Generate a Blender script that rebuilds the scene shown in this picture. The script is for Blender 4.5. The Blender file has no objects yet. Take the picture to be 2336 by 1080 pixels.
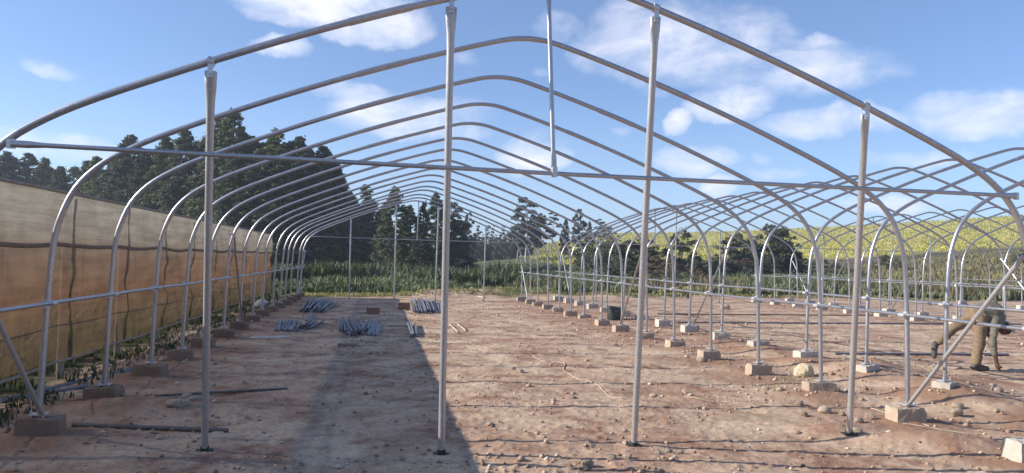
import bpy, math, random
import numpy as np
from mathutils import Vector

SC = bpy.context.scene
COL = SC.collection
R = math.radians
random.seed(7)
rng = np.random.default_rng(7)

# ------------------------------------------------------------------ camera
CAM = np.array([-1.325, -5.096, 1.359])
YAW, PITCH, ROLL, FPX = 0.1819, 0.0319, 0.0265, 1654.8
_f = np.array([math.sin(YAW)*math.cos(PITCH), math.cos(YAW)*math.cos(PITCH), math.sin(PITCH)])
_r0 = np.array([math.cos(YAW), -math.sin(YAW), 0.0]); _u0 = np.cross(_r0, _f)
_r = _r0*math.cos(ROLL)+_u0*math.sin(ROLL); _u = -_r0*math.sin(ROLL)+_u0*math.cos(ROLL)
cd = bpy.data.cameras.new('camera'); cam = bpy.data.objects.new('camera', cd); COL.objects.link(cam)
cd.sensor_width = 36; cd.lens = 36*FPX/2336; cd.clip_start = 0.05; cd.clip_end = 9000
from mathutils import Matrix
cam.matrix_world = Matrix(((_r[0], _u[0], -_f[0], CAM[0]), (_r[1], _u[1], -_f[1], CAM[1]), (_r[2], _u[2], -_f[2], CAM[2]), (0, 0, 0, 1)))
SC.camera = cam

def ray(px, py): return _f+_r*(px-1168)/FPX-_u*(py-540)/FPX
def at_y(px, py, y):
    d = ray(px, py); return CAM+d*((y-CAM[1])/d[1])

# ------------------------------------------------------------------ light
SUN_EL, SUN_AZ = R(26.0), R(-84)          # azimuth from +Y, clockwise positive
SKY_STRENGTH, SUN_STRENGTH = 0.092, 4.9
sdir = Vector((math.sin(SUN_AZ)*math.cos(SUN_EL), math.cos(SUN_AZ)*math.cos(SUN_EL), math.sin(SUN_EL)))
sl = bpy.data.lights.new('sun', 'SUN'); sl.energy = SUN_STRENGTH; sl.angle = R(0.3); sl.color = (1, .93, .82)
so = bpy.data.objects.new('sun', sl); COL.objects.link(so); so.rotation_euler = (-sdir).to_track_quat('-Z', 'Y').to_euler()
SC.view_settings.view_transform = 'Standard'; SC.view_settings.look = 'None'
SC.view_settings.gamma = 1; SC.view_settings.use_curve_mapping = False
SC.view_settings.exposure = 0.62

class NT:
    """tiny node helper"""
    def __init__(s, tree): s.t = tree; s.n = tree.nodes; s.l = tree.links
    def new(s, typ, **kw):
        nd = s.n.new(typ)
        for k, v in kw.items():
            if k.startswith('i_'):
                key = k[2:]; key = int(key) if key.isdigit() else key.replace('_', ' ')
                inp = nd.inputs[key]
                if isinstance(v, bpy.types.NodeSocket): s.l.new(v, inp)
                else: inp.default_value = v
            else: setattr(nd, k, v)
        return nd
    def math(s, op, a, b=0.0, c=None, clamp=False):
        nd = s.n.new('ShaderNodeMath'); nd.operation = op; nd.use_clamp = clamp
        for i, v in enumerate((a, b) if c is None else (a, b, c)):
            if isinstance(v, bpy.types.NodeSocket): s.l.new(v, nd.inputs[i])
            else: nd.inputs[i].default_value = v
        return nd.outputs[0]
    def vmath(s, op, a, b=None):
        nd = s.n.new('ShaderNodeVectorMath'); nd.operation = op
        for i, v in enumerate((a, b)):
            if v is None: continue
            if isinstance(v, bpy.types.NodeSocket): s.l.new(v, nd.inputs[i])
            else: nd.inputs[i].default_value = v
        return nd
    def noise(s, vec, scale, detail=4, rough=.55, dist=0.0):
        nd = s.n.new('ShaderNodeTexNoise'); nd.inputs['Scale'].default_value = scale
        nd.inputs['Detail'].default_value = detail; nd.inputs['Roughness'].default_value = rough
        nd.inputs['Distortion'].default_value = dist
        if vec is not None: s.l.new(vec, nd.inputs['Vector'])
        return nd.outputs[0]
    def ramp(s, fac, stops):
        nd = s.n.new('ShaderNodeValToRGB'); e = nd.color_ramp.elements
        while len(e) < len(stops): e.new(.5)
        for i, (p, c) in enumerate(stops):
            e[i].position = p; e[i].color = (c, c, c, 1) if not isinstance(c, tuple) else (*c, 1)
        s.l.new(fac, nd.inputs[0]); return nd.outputs[0]
    def mix(s, fac, a, b, mode='MIX'):
        nd = s.n.new('ShaderNodeMix'); nd.data_type = 'RGBA'; nd.blend_type = mode
        for k, v in ((0, fac), (6, a), (7, b)):
            if isinstance(v, bpy.types.NodeSocket): s.l.new(v, nd.inputs[k])
            else: nd.inputs[k].default_value = v if k == 0 else (*v, 1)
        return nd.outputs[2]
    def mapping(s, vec, scale=(1, 1, 1), rot=(0, 0, 0)):
        nd = s.n.new('ShaderNodeMapping'); nd.inputs['Scale'].default_value = scale; nd.inputs['Rotation'].default_value = rot
        s.l.new(vec, nd.inputs[0]); return nd.outputs[0]

# ------------------------------------------------------------------ sky
W = bpy.data.worlds.new('World'); SC.world = W; W.use_nodes = True
w = NT(W.node_tree); w.n.clear()
tc = w.new('ShaderNodeTexCoord').outputs['Generated']
sky = w.new('ShaderNodeTexSky'); sky.sky_type = 'NISHITA'; sky.sun_disc = False
sky.sun_elevation = SUN_EL; sky.sun_rotation = SUN_AZ % (2*math.pi)
sky.air_density = 1.0; sky.dust_density = .55; sky.ozone_density = 1.6; sky.altitude = 900
# cloud banks as (centre px, centre py, half width, half height, density); each is a direction on the sky
CL = [(760, 20, 190, 45, 1.0), (850, 55, 130, 48, 1.0), (655, 10, 90, 30, .9), (645, 107, 62, 26, .9), (120, 160, 60, 22, .45),
      (900, 262, 150, 50, .8), (1010, 300, 120, 28, .45), (810, 215, 110, 20, .55), (1050, 260, 110, 40, .35),
      (1560, 110, 240, 90, .68), (1430, 60, 90, 60, .5), (1780, 165, 250, 60, .55), (1900, 140, 130, 50, .42), (1480, 155, 130, 40, .6),
      (1660, 235, 100, 40, .75), (1545, 278, 34, 30, .8), (1900, 278, 180, 30, .55), (2240, 262, 120, 50, .72), (2150, 240, 80, 40, .6),
      (1590, 370, 100, 30, .75), (1640, 424, 46, 22, .7), (1210, 358, 85, 40, .7), (1240, 330, 60, 30, .35), (2050, 465, 140, 22, .5), (1265, 60, 65, 36, .4),
      (1060, 145, 40, 22, .35), (880, 108, 26, 14, .4), (1420, 300, 26, 14, .3), (1235, 170, 24, 14, .35),
      (110, 330, 170, 36, .5), (2080, 360, 140, 24, .4), (1770, 400, 90, 18, .35), (1740, 362, 30, 16, .4), (1850, 100, 60, 20, .5), (1250, 78, 30, 18, .3),
      (2700, 200, 300, 90, .7), (-300, 90, 180, 60, .6), (3200, 350, 300, 60, .6)]
wp = w.noise(tc, 9, 5, .6)
wv = w.vmath('SCALE', w.vmath('SUBTRACT', w.new('ShaderNodeTexNoise', i_Scale=14.0, i_Detail=4.0, i_Roughness=.6).outputs['Color'], (.5, .5, .5)).outputs[0])
wv.inputs['Scale'].default_value = .042
w.l.new(tc, w.n['Noise Texture.001'].inputs['Vector']) if 'Noise Texture.001' in w.n else None
dw = w.vmath('ADD', tc, wv.outputs[0]).outputs[0]
acc = None
for (px, py, a, b, den) in CL:
    c = ray(px, py); c = c/np.linalg.norm(c)
    rt = np.cross(c, [0, 0, 1]); rt /= np.linalg.norm(rt); up = np.cross(rt, c)
    ang = 1.0/FPX/(1+((px-1168)/FPX)**2)**.5
    A = 1/(a*1.25*ang); B = 1/(b*1.3*ang)
    d0 = w.vmath('SUBTRACT', dw, tuple(c)).outputs[0]
    u = w.vmath('DOT_PRODUCT', d0, tuple(rt*A)).outputs['Value']; v = w.vmath('DOT_PRODUCT', d0, tuple(up*B)).outputs['Value']
    rr = w.math('ADD', w.math('MULTIPLY', u, u), w.math('MULTIPLY', v, v))
    m = w.math('MULTIPLY', w.math('SUBTRACT', 1.0, rr, clamp=True), den)
    acc = m if acc is None else w.math('MAXIMUM', acc, m)
n1 = w.noise(w.mapping(tc, (1, 1, 1.9)), 10, 8, .62, .3)
n2 = w.noise(w.mapping(tc, (1, 1, 2.2)), 3.2, 3, .5)
cov = w.math('MULTIPLY', acc, w.math('ADD', w.math('MULTIPLY', n1, 2.4), -.25))
cov = w.ramp(cov, [(.15, 0.0), (.42, .38), (.85, .74)])
ccol = w.mix(w.ramp(n1, [(.4, 0.0), (.62, 1.0)]), (6.4, 6.9, 8.3), (9.2, 8.9, 9.3))
haze = w.math('MULTIPLY', w.ramp(w.math('ABSOLUTE', w.new('ShaderNodeSeparateXYZ', i_0=tc).outputs[2]), [(0.0, 1.0), (.22, 0.0)]), .32)
skyc = w.mix(1.0, sky.outputs[0], (.80, .98, 1.26), 'MULTIPLY')
skyc = w.mix(.10, skyc, (5.0, 6.2, 8.6))
skyc = w.mix(haze, skyc, (5.2, 6.4, 8.4))
mixc = w.mix(cov, skyc, ccol)
bg = w.new('ShaderNodeBackground', i_0=mixc); bg.inputs[1].default_value = SKY_STRENGTH
w.l.new(bg.outputs[0], w.new('ShaderNodeOutputWorld').inputs[0])

# ------------------------------------------------------------------ materials
def mat(name):
    m = bpy.data.materials.new(name); m.use_nodes = True; t = NT(m.node_tree); t.n.clear(); return m, t
def finish(t, shader, disp=None):
    t.l.new(shader, t.new('ShaderNodeOutputMaterial').inputs[0])
def bumpn(t, h, strength, dist):
    b = t.new('ShaderNodeBump'); b.inputs['Strength'].default_value = strength; b.inputs['Distance'].default_value = dist
    t.l.new(h, b.inputs['Height']); return b.outputs[0]
def simple(name, c1, c2, scale=8, rough=.8, metal=0, bump=.3, bd=.01, detail=5, rnd=0.0):
    m, t = mat(name); oc = t.new('ShaderNodeTexCoord').outputs['Object']
    n = t.noise(oc, scale, detail, .65)
    c = t.mix(t.ramp(n, [(.3, 0.0), (.7, 1.0)]), c1, c2)
    if rnd:
        r = t.new('ShaderNodeObjectInfo').outputs['Random']
        c = t.mix(1.0, c, t.ramp(r, [(0, 1-rnd), (1, 1+rnd)]), 'MULTIPLY')
    p = t.new('ShaderNodeBsdfPrincipled'); t.l.new(c, p.inputs['Base Color'])
    p.inputs['Roughness'].default_value = rough; p.inputs['Metallic'].default_value = metal
    if bump: t.l.new(bumpn(t, t.noise(oc, scale*5, 4, .6), bump, bd), p.inputs['Normal'])
    finish(t, p.outputs[0]); return m

def galv(name, base, rough, metal):
    m, t = mat(name); oc = t.new('ShaderNodeTexCoord').outputs['Object']
    n = t.noise(oc, 60, 4, .7); n2 = t.noise(oc, 3.1, 4, .6)
    c = t.mix(t.ramp(n, [(.35, 0.0), (.7, 1.0)]), tuple(v*.8 for v in base), tuple(min(1, v*1.12) for v in base))
    c = t.mix(t.ramp(n2, [(.62, 0.0), (.75, .45)]), c, (.27, .26, .25))
    p = t.new('ShaderNodeBsdfPrincipled', i_Base_Color=c, i_Metallic=metal)
    t.l.new(t.ramp(n2, [(.3, rough-.08), (.7, rough+.12)]), p.inputs['Roughness'])
    t.l.new(bumpn(t, n, .12, .002), p.inputs['Normal']); finish(t, p.outputs[0]); return m
M = {}
M['galv'] = galv('galvanised_pipe', (.46, .46, .475), .33, .78)
M['galv_post'] = galv('galvanised_post', (.50, .50, .505), .38, .52)
M['galv2'] = galv('galvanised_clamp', (.62, .62, .62), .38, .55)
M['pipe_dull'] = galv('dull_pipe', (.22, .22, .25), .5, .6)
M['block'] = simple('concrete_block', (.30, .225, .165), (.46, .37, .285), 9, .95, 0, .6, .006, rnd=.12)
M['block_shade'] = simple('shade_browned_block', (.19, .125, .085), (.30, .205, .145), 9, .95, 0, .6, .006, rnd=.12)  # left row: net-house shade painted into the concrete colour, plus slight earth brown
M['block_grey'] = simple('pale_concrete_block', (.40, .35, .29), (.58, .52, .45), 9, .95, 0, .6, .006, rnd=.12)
M['brick'] = simple('clay_brick', (.20, .10, .07), (.30, .17, .11), 10, .95, 0, .5, .005)
M['rock'] = simple('pale_rock', (.26, .19, .14), (.50, .41, .31), 6, .95, 0, .7, .012, rnd=.25)
M['rock_light'] = simple('cream_rock', (.48, .37, .22), (.68, .58, .42), 6, .95, 0, .6, .012)
M['white'] = simple('white_plastic', (.62, .60, .55), (.74, .72, .68), 12, .5, 0, .1, .002)
M['cord'] = simple('cream_cord', (.36, .28, .20), (.50, .42, .32), 14, .8, 0, .2, .002)
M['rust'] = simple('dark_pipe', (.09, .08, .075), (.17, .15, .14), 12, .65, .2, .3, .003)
M['black'] = simple('black_steel', (.02, .02, .022), (.05, .05, .05), 20, .6, .3, .1, .002)
M['bucket'] = simple('grey_green_plastic', (.030, .040, .040), (.05, .062, .062), 8, .55, 0, .1, .002)
M['wood'] = simple('weathered_wood', (.20, .14, .10), (.30, .22, .16), 10, .9, 0, .4, .004)
M['woodpost'] = simple('net_house_post', (.25, .20, .15), (.36, .30, .23), 10, .9, 0, .3, .004)
M['skin'] = simple('brown_skin', (.075, .040, .026), (.10, .055, .036), 10, .55, 0, .1, .002)
M['jacket'] = simple('grey_green_cloth', (.135, .122, .09), (.20, .182, .14), 14, .95, 0, .5, .006)
M['trousers'] = simple('khaki_cloth', (.17, .118, .074), (.25, .18, .115), 14, .95, 0, .5, .006)
M['boot'] = simple('boot_leather', (.05, .05, .05), (.11, .10, .09), 14, .7, 0, .3, .003)
M['hair'] = simple('black_hair', (.012, .01, .01), (.022, .02, .018), 60, .9, 0, .5, .003)
M['cap'] = simple('pale_cap', (.30, .28, .25), (.36, .34, .3), 20, .9, 0, .2, .002)
M['bark'] = simple('bark', (.10, .075, .055), (.20, .165, .13), 3, .95, 0, .5, .03)
M['bark_pale'] = simple('pale_bark', (.26, .23, .20), (.42, .39, .35), 2, .95, 0, .4, .02)

def leafmat(name, c1, c2, trans=.25):
    m, t = mat(name)
    g = t.new('ShaderNodeNewGeometry'); r = g.outputs['Random Per Island']
    o = t.new('ShaderNodeObjectInfo').outputs['Random']
    c = t.mix(r, c1, c2)
    c = t.mix(1.0, c, t.ramp(o, [(0, .75), (1, 1.3)]), 'MULTIPLY')
    d = t.new('ShaderNodeBsdfPrincipled', i_Base_Color=c, i_Roughness=.65); d.inputs['Specular IOR Level'].default_value = .3
    tr = t.new('ShaderNodeBsdfTranslucent', i_0=t.mix(1.0, c, (1.3, 1.4, .6), 'MULTIPLY'))
    mx = t.new('ShaderNodeMixShader'); mx.inputs[0].default_value = trans
    t.l.new(d.outputs[0], mx.inputs[1]); t.l.new(tr.outputs[0], mx.inputs[2]); finish(t, mx.outputs[0]); return m
M['leaf_dark'] = leafmat('dark_foliage', (.032, .042, .030), (.105, .122, .078), .25)
M['leaf_mid'] = leafmat('green_foliage', (.055, .074, .032), (.145, .175, .075), .28)
M['leaf_grey'] = leafmat('grey_green_foliage', (.045, .055, .042), (.085, .098, .075), .15)
M['leaf_brown'] = leafmat('dry_brown_foliage', (.10, .075, .048), (.20, .15, .095), .15)
M['leaf_scrub'] = leafmat('scrub_foliage', (.045, .055, .034), (.12, .125, .075), .12)
M['weed'] = leafmat('weed_leaf', (.085, .105, .060), (.235, .255, .155), .25)
M['weed_dry'] = leafmat('dry_weed_leaf', (.18, .165, .075), (.38, .34, .18), .25)
M['weed_dark'] = leafmat('dark_weed_leaf', (.040, .056, .028), (.095, .120, .058), .15)
M['leaf_yellow'] = leafmat('yellow_green_crop', (.34, .31, .085), (.48, .43, .14), .25)

# net: shade cloth, woven, partly see-through
def netmat(name, bands, holes):
    m, t = mat(name)
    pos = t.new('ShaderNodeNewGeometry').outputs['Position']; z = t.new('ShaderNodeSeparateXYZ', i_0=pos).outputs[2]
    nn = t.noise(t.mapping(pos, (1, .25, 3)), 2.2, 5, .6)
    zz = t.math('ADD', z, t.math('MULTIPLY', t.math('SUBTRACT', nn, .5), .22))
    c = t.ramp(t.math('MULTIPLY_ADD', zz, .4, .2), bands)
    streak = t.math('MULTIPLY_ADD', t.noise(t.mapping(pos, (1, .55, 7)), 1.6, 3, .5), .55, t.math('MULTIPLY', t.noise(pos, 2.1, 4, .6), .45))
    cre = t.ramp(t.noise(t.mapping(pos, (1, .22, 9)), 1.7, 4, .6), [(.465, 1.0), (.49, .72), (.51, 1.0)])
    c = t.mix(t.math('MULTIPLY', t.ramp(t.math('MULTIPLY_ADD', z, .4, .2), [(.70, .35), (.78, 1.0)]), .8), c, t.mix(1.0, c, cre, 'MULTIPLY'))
    weave = t.new('ShaderNodeTexWave', wave_type='BANDS', bands_direction='Z'); weave.inputs['Scale'].default_value = 60; t.l.new(pos, weave.inputs['Vector'])
    c = t.mix(1.0, c, t.ramp(streak, [(.36, .72), (.64, 1.22)]), 'MULTIPLY')
    c = t.mix(1.0, c, t.ramp(weave.outputs[1], [(.2, .90), (.8, 1.06)]), 'MULTIPLY')
    d = t.new('ShaderNodeBsdfDiffuse', i_0=c); tl = t.new('ShaderNodeBsdfTranslucent', i_0=c)
    mx = t.new('ShaderNodeMixShader'); mx.inputs[0].default_value = .62; t.l.new(d.outputs[0], mx.inputs[1]); t.l.new(tl.outputs[0], mx.inputs[2])
    tp = t.new('ShaderNodeBsdfTransparent'); m2 = t.new('ShaderNodeMixShader')
    t.l.new(t.ramp(t.math('MULTIPLY_ADD', z, .4, .2), holes), m2.inputs[0]); t.l.new(mx.outputs[0], m2.inputs[1]); t.l.new(tp.outputs[0], m2.inputs[2])
    finish(t, m2.outputs[0]); return m
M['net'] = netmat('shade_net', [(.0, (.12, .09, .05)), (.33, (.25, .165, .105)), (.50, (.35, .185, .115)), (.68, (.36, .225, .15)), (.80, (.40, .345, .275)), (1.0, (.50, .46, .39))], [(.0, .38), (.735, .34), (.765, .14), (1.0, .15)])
M['net_roof'] = netmat('roof_net', [(.0, (.30, .26, .20)), (1.0, (.30, .26, .20))], [(.0, .36), (1.0, .36)])
M['net_hem'] = simple('net_hem', (.10, .075, .05), (.16, .12, .08), 10, .95, 0, .3, .003)
M['net_band'] = simple('net_overlap', (.17, .105, .065), (.25, .16, .10), 10, .95, 0, .3, .003)
M['net_yellow'] = simple('yellow_tape', (.30, .22, .045), (.36, .27, .07), 10, .7, 0, .1, .002)

# ------------------------------------------------------------------ numeric noise
_tab = rng.random((256, 256)).astype(np.float64)
def vnoise(x, y):
    xi = np.floor(x).astype(np.int64); yi = np.floor(y).astype(np.int64); fx = x-xi; fy = y-yi
    fx = fx*fx*fx*(fx*(fx*6-15)+10); fy = fy*fy*fy*(fy*(fy*6-15)+10)
    g = lambda a, b: _tab[a & 255, b & 255]
    return (g(xi, yi)*(1-fx)+g(xi+1, yi)*fx)*(1-fy)+(g(xi, yi+1)*(1-fx)+g(xi+1, yi+1)*fx)*fy
def fbm(x, y, o=4):
    s = 0; a = 1; tt = 0
    for i in range(o):
        s = s+a*vnoise(x*2**i+i*17.3, y*2**i+i*9.1); tt += a; a *= .5
    return s/tt-.5
def sst(a, b, x):
    t = np.clip((x-a)/(b-a), 0, 1); return t*t*(3-2*t)

MOUNDS = []   # (x, y, rx, ry, h)
def gbase(x, y):
    x = np.asarray(x, float); y = np.asarray(y, float)
    z = -.195+0*x
    z = z-.13*sst(4.5, 5.4, -x)
    z = z+.07*sst(4.2, 6, x)+.06*sst(8, 16, x)
    # land beyond the site
    D = np.hypot(x, y+5); th = np.degrees(np.arctan2(x+1.3, y+5.1))
    H = np.interp(th, [-180, -20, 2, 10, 18, 31, 46, 60, 120, 180], [0, 0, .0, 4.0, 9.2, 11.0, 14.8, 16, 9, 0])
    t = np.clip((D-38)/162, 0, 1.0)
    return z+H*t**1.5*(1-.15*np.clip((D-200)/800, 0, 1))
def gmound(x, y):
    z = 0*np.asarray(x, float)
    for (mx, my, rx, ry, h) in MOUNDS:
        z = z+h*np.exp(-(((x-mx)/rx)**2+((y-my)/ry)**2))
    return z
def gz0(x, y): return float(gbase(x, y)+gmound(x, y))
def at(px, py):
    """ground point that shows at a pixel of the photograph"""
    d = ray(px, py); z = -.19
    for _ in range(12):
        p = CAM+d*((z-CAM[2])/d[2]); z = gz0(p[0], p[1])
    return p

for (px, py, rx, ry, h) in [(2160, 893, .42, .38, .10), (1985, 850, .42, .38, .09), (2075, 1012, .42, .22, .10), (2200, 1022, .4, .2, .09), (1500, 822, .5, .4, .05), (1990, 855, .5, .35, .09), (2190, 880, .5, .3, .06),
                            (1430, 738, .9, .7, .06), (1330, 735, 1.0, .8, .06), (1900, 985, .35, .18, .07), (1640, 690, 2.0, .6, .05), (1860, 905, .5, .3, .05), (1560, 800, .6, .4, .05),
                            (1290, 712, .8, .8, .05), (1690, 845, .5, .3, .05), (250, 935, .5, .3, .05), (420, 925, .5, .3, .05)]:
    z = -.19; d = ray(px, py); p = CAM+d*((z-CAM[2])/d[2]); MOUNDS.append((p[0], p[1], rx, ry, h))
FEET = [(sd*4.0, k*1.45, 0) for sd in (-1, 1) for k in range(16)]+[(9.4+sd*4.0, k*1.45-.35, 1) for sd in (-1, 1) for k in range(16)]+[(19+sd*4.0, k*1.45-.1, 2) for sd in (-1, 1) for k in range(3, 16)]
MOUNDS += [(5.4, 2.55, .5, .45, .10), (5.4, 4.0, .5, .45, .09), (5.4, 5.45, .45, .4, .06), (5.4, 6.9, .45, .4, .05)]
MOUNDS += [(x+.05, y-.05, .42+.1*((i*7) % 5)/5, .36, .022+.03*((i*13) % 7)/7) for i, (x, y, q) in enumerate(FEET)]
MOUNDS += [(1.9, 24.6, 1.5, .7, .28), (3.6, 24.9, 1.0, .6, .22), (5.2, 24.8, 1.2, .8, .30), (.6, 24.2, .9, .5, .12), (8.5, 24.5, 2, .6, .12), (13, 25, 2.5, .7, .16), (20, 25.2, 3, .7, .15), (15.0, 22.5, 1.5, .6, .1)]

def rough_z(x, y):
    D = np.hypot(x+1.3, y+5.1); near = 1-sst(18, 40, D)
    r = .045*fbm(x*.9+3, y*.9, 4)+.030*fbm(x*3.1, y*3.1+7, 4)
    lum = fbm(x*11+40, y*11, 3); r = r+.010*np.maximum(lum-.06, 0)*2+.006*lum
    clod = np.maximum(fbm(x*22, y*22+11, 2)-.13, 0); r = r+.060*clod+.03*np.maximum(fbm(x*8+5, y*9+11, 3)-.16, 0)
    far = .5*fbm(x*.05, y*.05, 4)*sst(40, 90, D)+.25*fbm(x*.3+9, y*.3, 3)*sst(30, 60, D)
    return r*near+far
def gz(x, y): return float(gbase(x, y)+gmound(x, y)+rough_z(np.asarray(float(x)), np.asarray(float(y))))

# ------------------------------------------------------------------ mesh helpers
def prop(o, label=None, cat=None, group=None, kind=None):
    if label: o['label'] = label
    if cat: o['category'] = cat
    if group: o['group'] = group
    if kind: o['kind'] = kind
    return o
def np_mesh(name, V, F, m, smooth=False, parent=None):
    """V (n,3) and F (m,4) or (m,3) arrays -> object"""
    me = bpy.data.meshes.new(name); V = np.asarray(V, np.float32); F = np.asarray(F, np.int32)
    me.vertices.add(len(V)); me.vertices.foreach_set('co', V.ravel())
    k = F.shape[1]; me.loops.add(F.size); me.loops.foreach_set('vertex_index', F.ravel())
    me.polygons.add(len(F)); me.polygons.foreach_set('loop_start', np.arange(0, F.size, k, dtype=np.int32))
    if smooth: me.polygons.foreach_set('use_smooth', np.ones(len(F), bool))
    me.update(calc_edges=True)
    me.materials.append(m); o = bpy.data.objects.new(name, me); COL.objects.link(o)
    if parent is not None: o.parent = parent
    return o
def empty(name, loc=(0, 0, 0), rz=0):
    o = bpy.data.objects.new(name, None); COL.objects.link(o); o.location = loc; o.rotation_euler = (0, 0, rz); o.empty_display_size = .2; return o

class MB:
    def __init__(s): s.V = []; s.F = []; s.S = []
    def add(s, V, F, smooth=True):
        b = len(s.V); s.V += [tuple(v) for v in V]; s.F += [tuple(b+i for i in f) for f in F]; s.S += [smooth]*len(F)
    def tube(s, pts, r, n=10, caps=True, prof=None):
        """pts list; r number or list of radii (or (ru, rv) pairs)"""
        P = [Vector(p) for p in pts]; N = len(P)
        rs = r if isinstance(r, (list, tuple)) else [r]*N
        T = []
        for i in range(N):
            a = P[max(i-1, 0)]; b = P[min(i+1, N-1)]; T.append((b-a).normalized())
        ref = Vector((0, 1, 0)) if abs(T[0].y) < .9 else Vector((1, 0, 0))
        U = (ref-T[0]*ref.dot(T[0])).normalized(); V = []
        for i in range(N):
            U = (U-T[i]*U.dot(T[i])).normalized(); B = T[i].cross(U)
            ru, rv = rs[i] if isinstance(rs[i], (tuple, list)) else (rs[i], rs[i])
            for k in range(n):
                a = 2*math.pi*k/n; V.append(P[i]+U*(math.cos(a)*ru)+B*(math.sin(a)*rv))
        F = [(i*n+k, i*n+(k+1) % n, (i+1)*n+(k+1) % n, (i+1)*n+k) for i in range(N-1) for k in range(n)]
        s.add(V, F, True)
        if caps:
            s.add(V[:n], [tuple(reversed(range(n)))], False); s.add(V[-n:], [tuple(range(n))], False)
        return s
    def box(s, c, d, rz=0, bev=0.0, jit=0.0, rg=None):
        x, y, z = (v/2 for v in d); V = []
        cs, sn = math.cos(rz), math.sin(rz)
        if bev <= 0:
            pts = [(-x, -y, -z), (x, -y, -z), (x, y, -z), (-x, y, -z), (-x, -y, z), (x, -y, z), (x, y, z), (-x, y, z)]
            F = [(0, 3, 2, 1), (4, 5, 6, 7), (0, 1, 5, 4), (1, 2, 6, 5), (2, 3, 7, 6), (3, 0, 4, 7)]
        else:
            pts = []; F = []; b = bev
            lay = [(-z, b), (-z+b, 0), (z-b, 0), (z, b)]
            for (h, i_) in lay:
                xx, yy = x-i_, y-i_
                pts += [(-xx+b, -yy, h), (xx-b, -yy, h), (xx, -yy+b, h), (xx, yy-b, h), (xx-b, yy, h), (-xx+b, yy, h), (-xx, yy-b, h), (-xx, -yy+b, h)]
            for L in range(3):
                for k in range(8): F.append((L*8+k, L*8+(k+1) % 8, (L+1)*8+(k+1) % 8, (L+1)*8+k))
            F.append(tuple(reversed(range(8)))); F.append(tuple(range(24, 32)))
        for (a, b_, h) in pts:
            if jit: a += rg.uniform(-jit, jit); b_ += rg.uniform(-jit, jit); h += rg.uniform(-jit, jit)
            V.append((c[0]+a*cs-b_*sn, c[1]+a*sn+b_*cs, c[2]+h))
        s.add(V, F, False); return s
    def mesh(s, name, m):
        me = bpy.data.meshes.new(name); me.from_pydata(s.V, [], s.F); me.update()
        me.polygons.foreach_set('use_smooth', s.S); me.materials.append(m); return me
    def build(s, name, m, parent=None, loc=None):
        o = bpy.data.objects.new(name, s.mesh(name, m)); COL.objects.link(o)
        if parent is not None: o.parent = parent
        if loc is not None: o.location = loc
        return o
def inst(src, loc=None, rz=None, sc=None, parent=None):
    o = src.copy(); COL.objects.link(o)
    if loc is not None: o.location = loc
    if rz is not None: o.rotation_euler = (0, 0, rz)
    if sc is not None: o.scale = sc if isinstance(sc, tuple) else (sc, sc, sc)
    if parent is not None: o.parent = parent
    return o
ORD = ['front', 'second', 'third', 'fourth', 'fifth', 'sixth', 'seventh', 'eighth', 'ninth', 'tenth', 'eleventh', 'twelfth', 'thirteenth', 'fourteenth', 'fifteenth', 'last', 'backmost']

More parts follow.
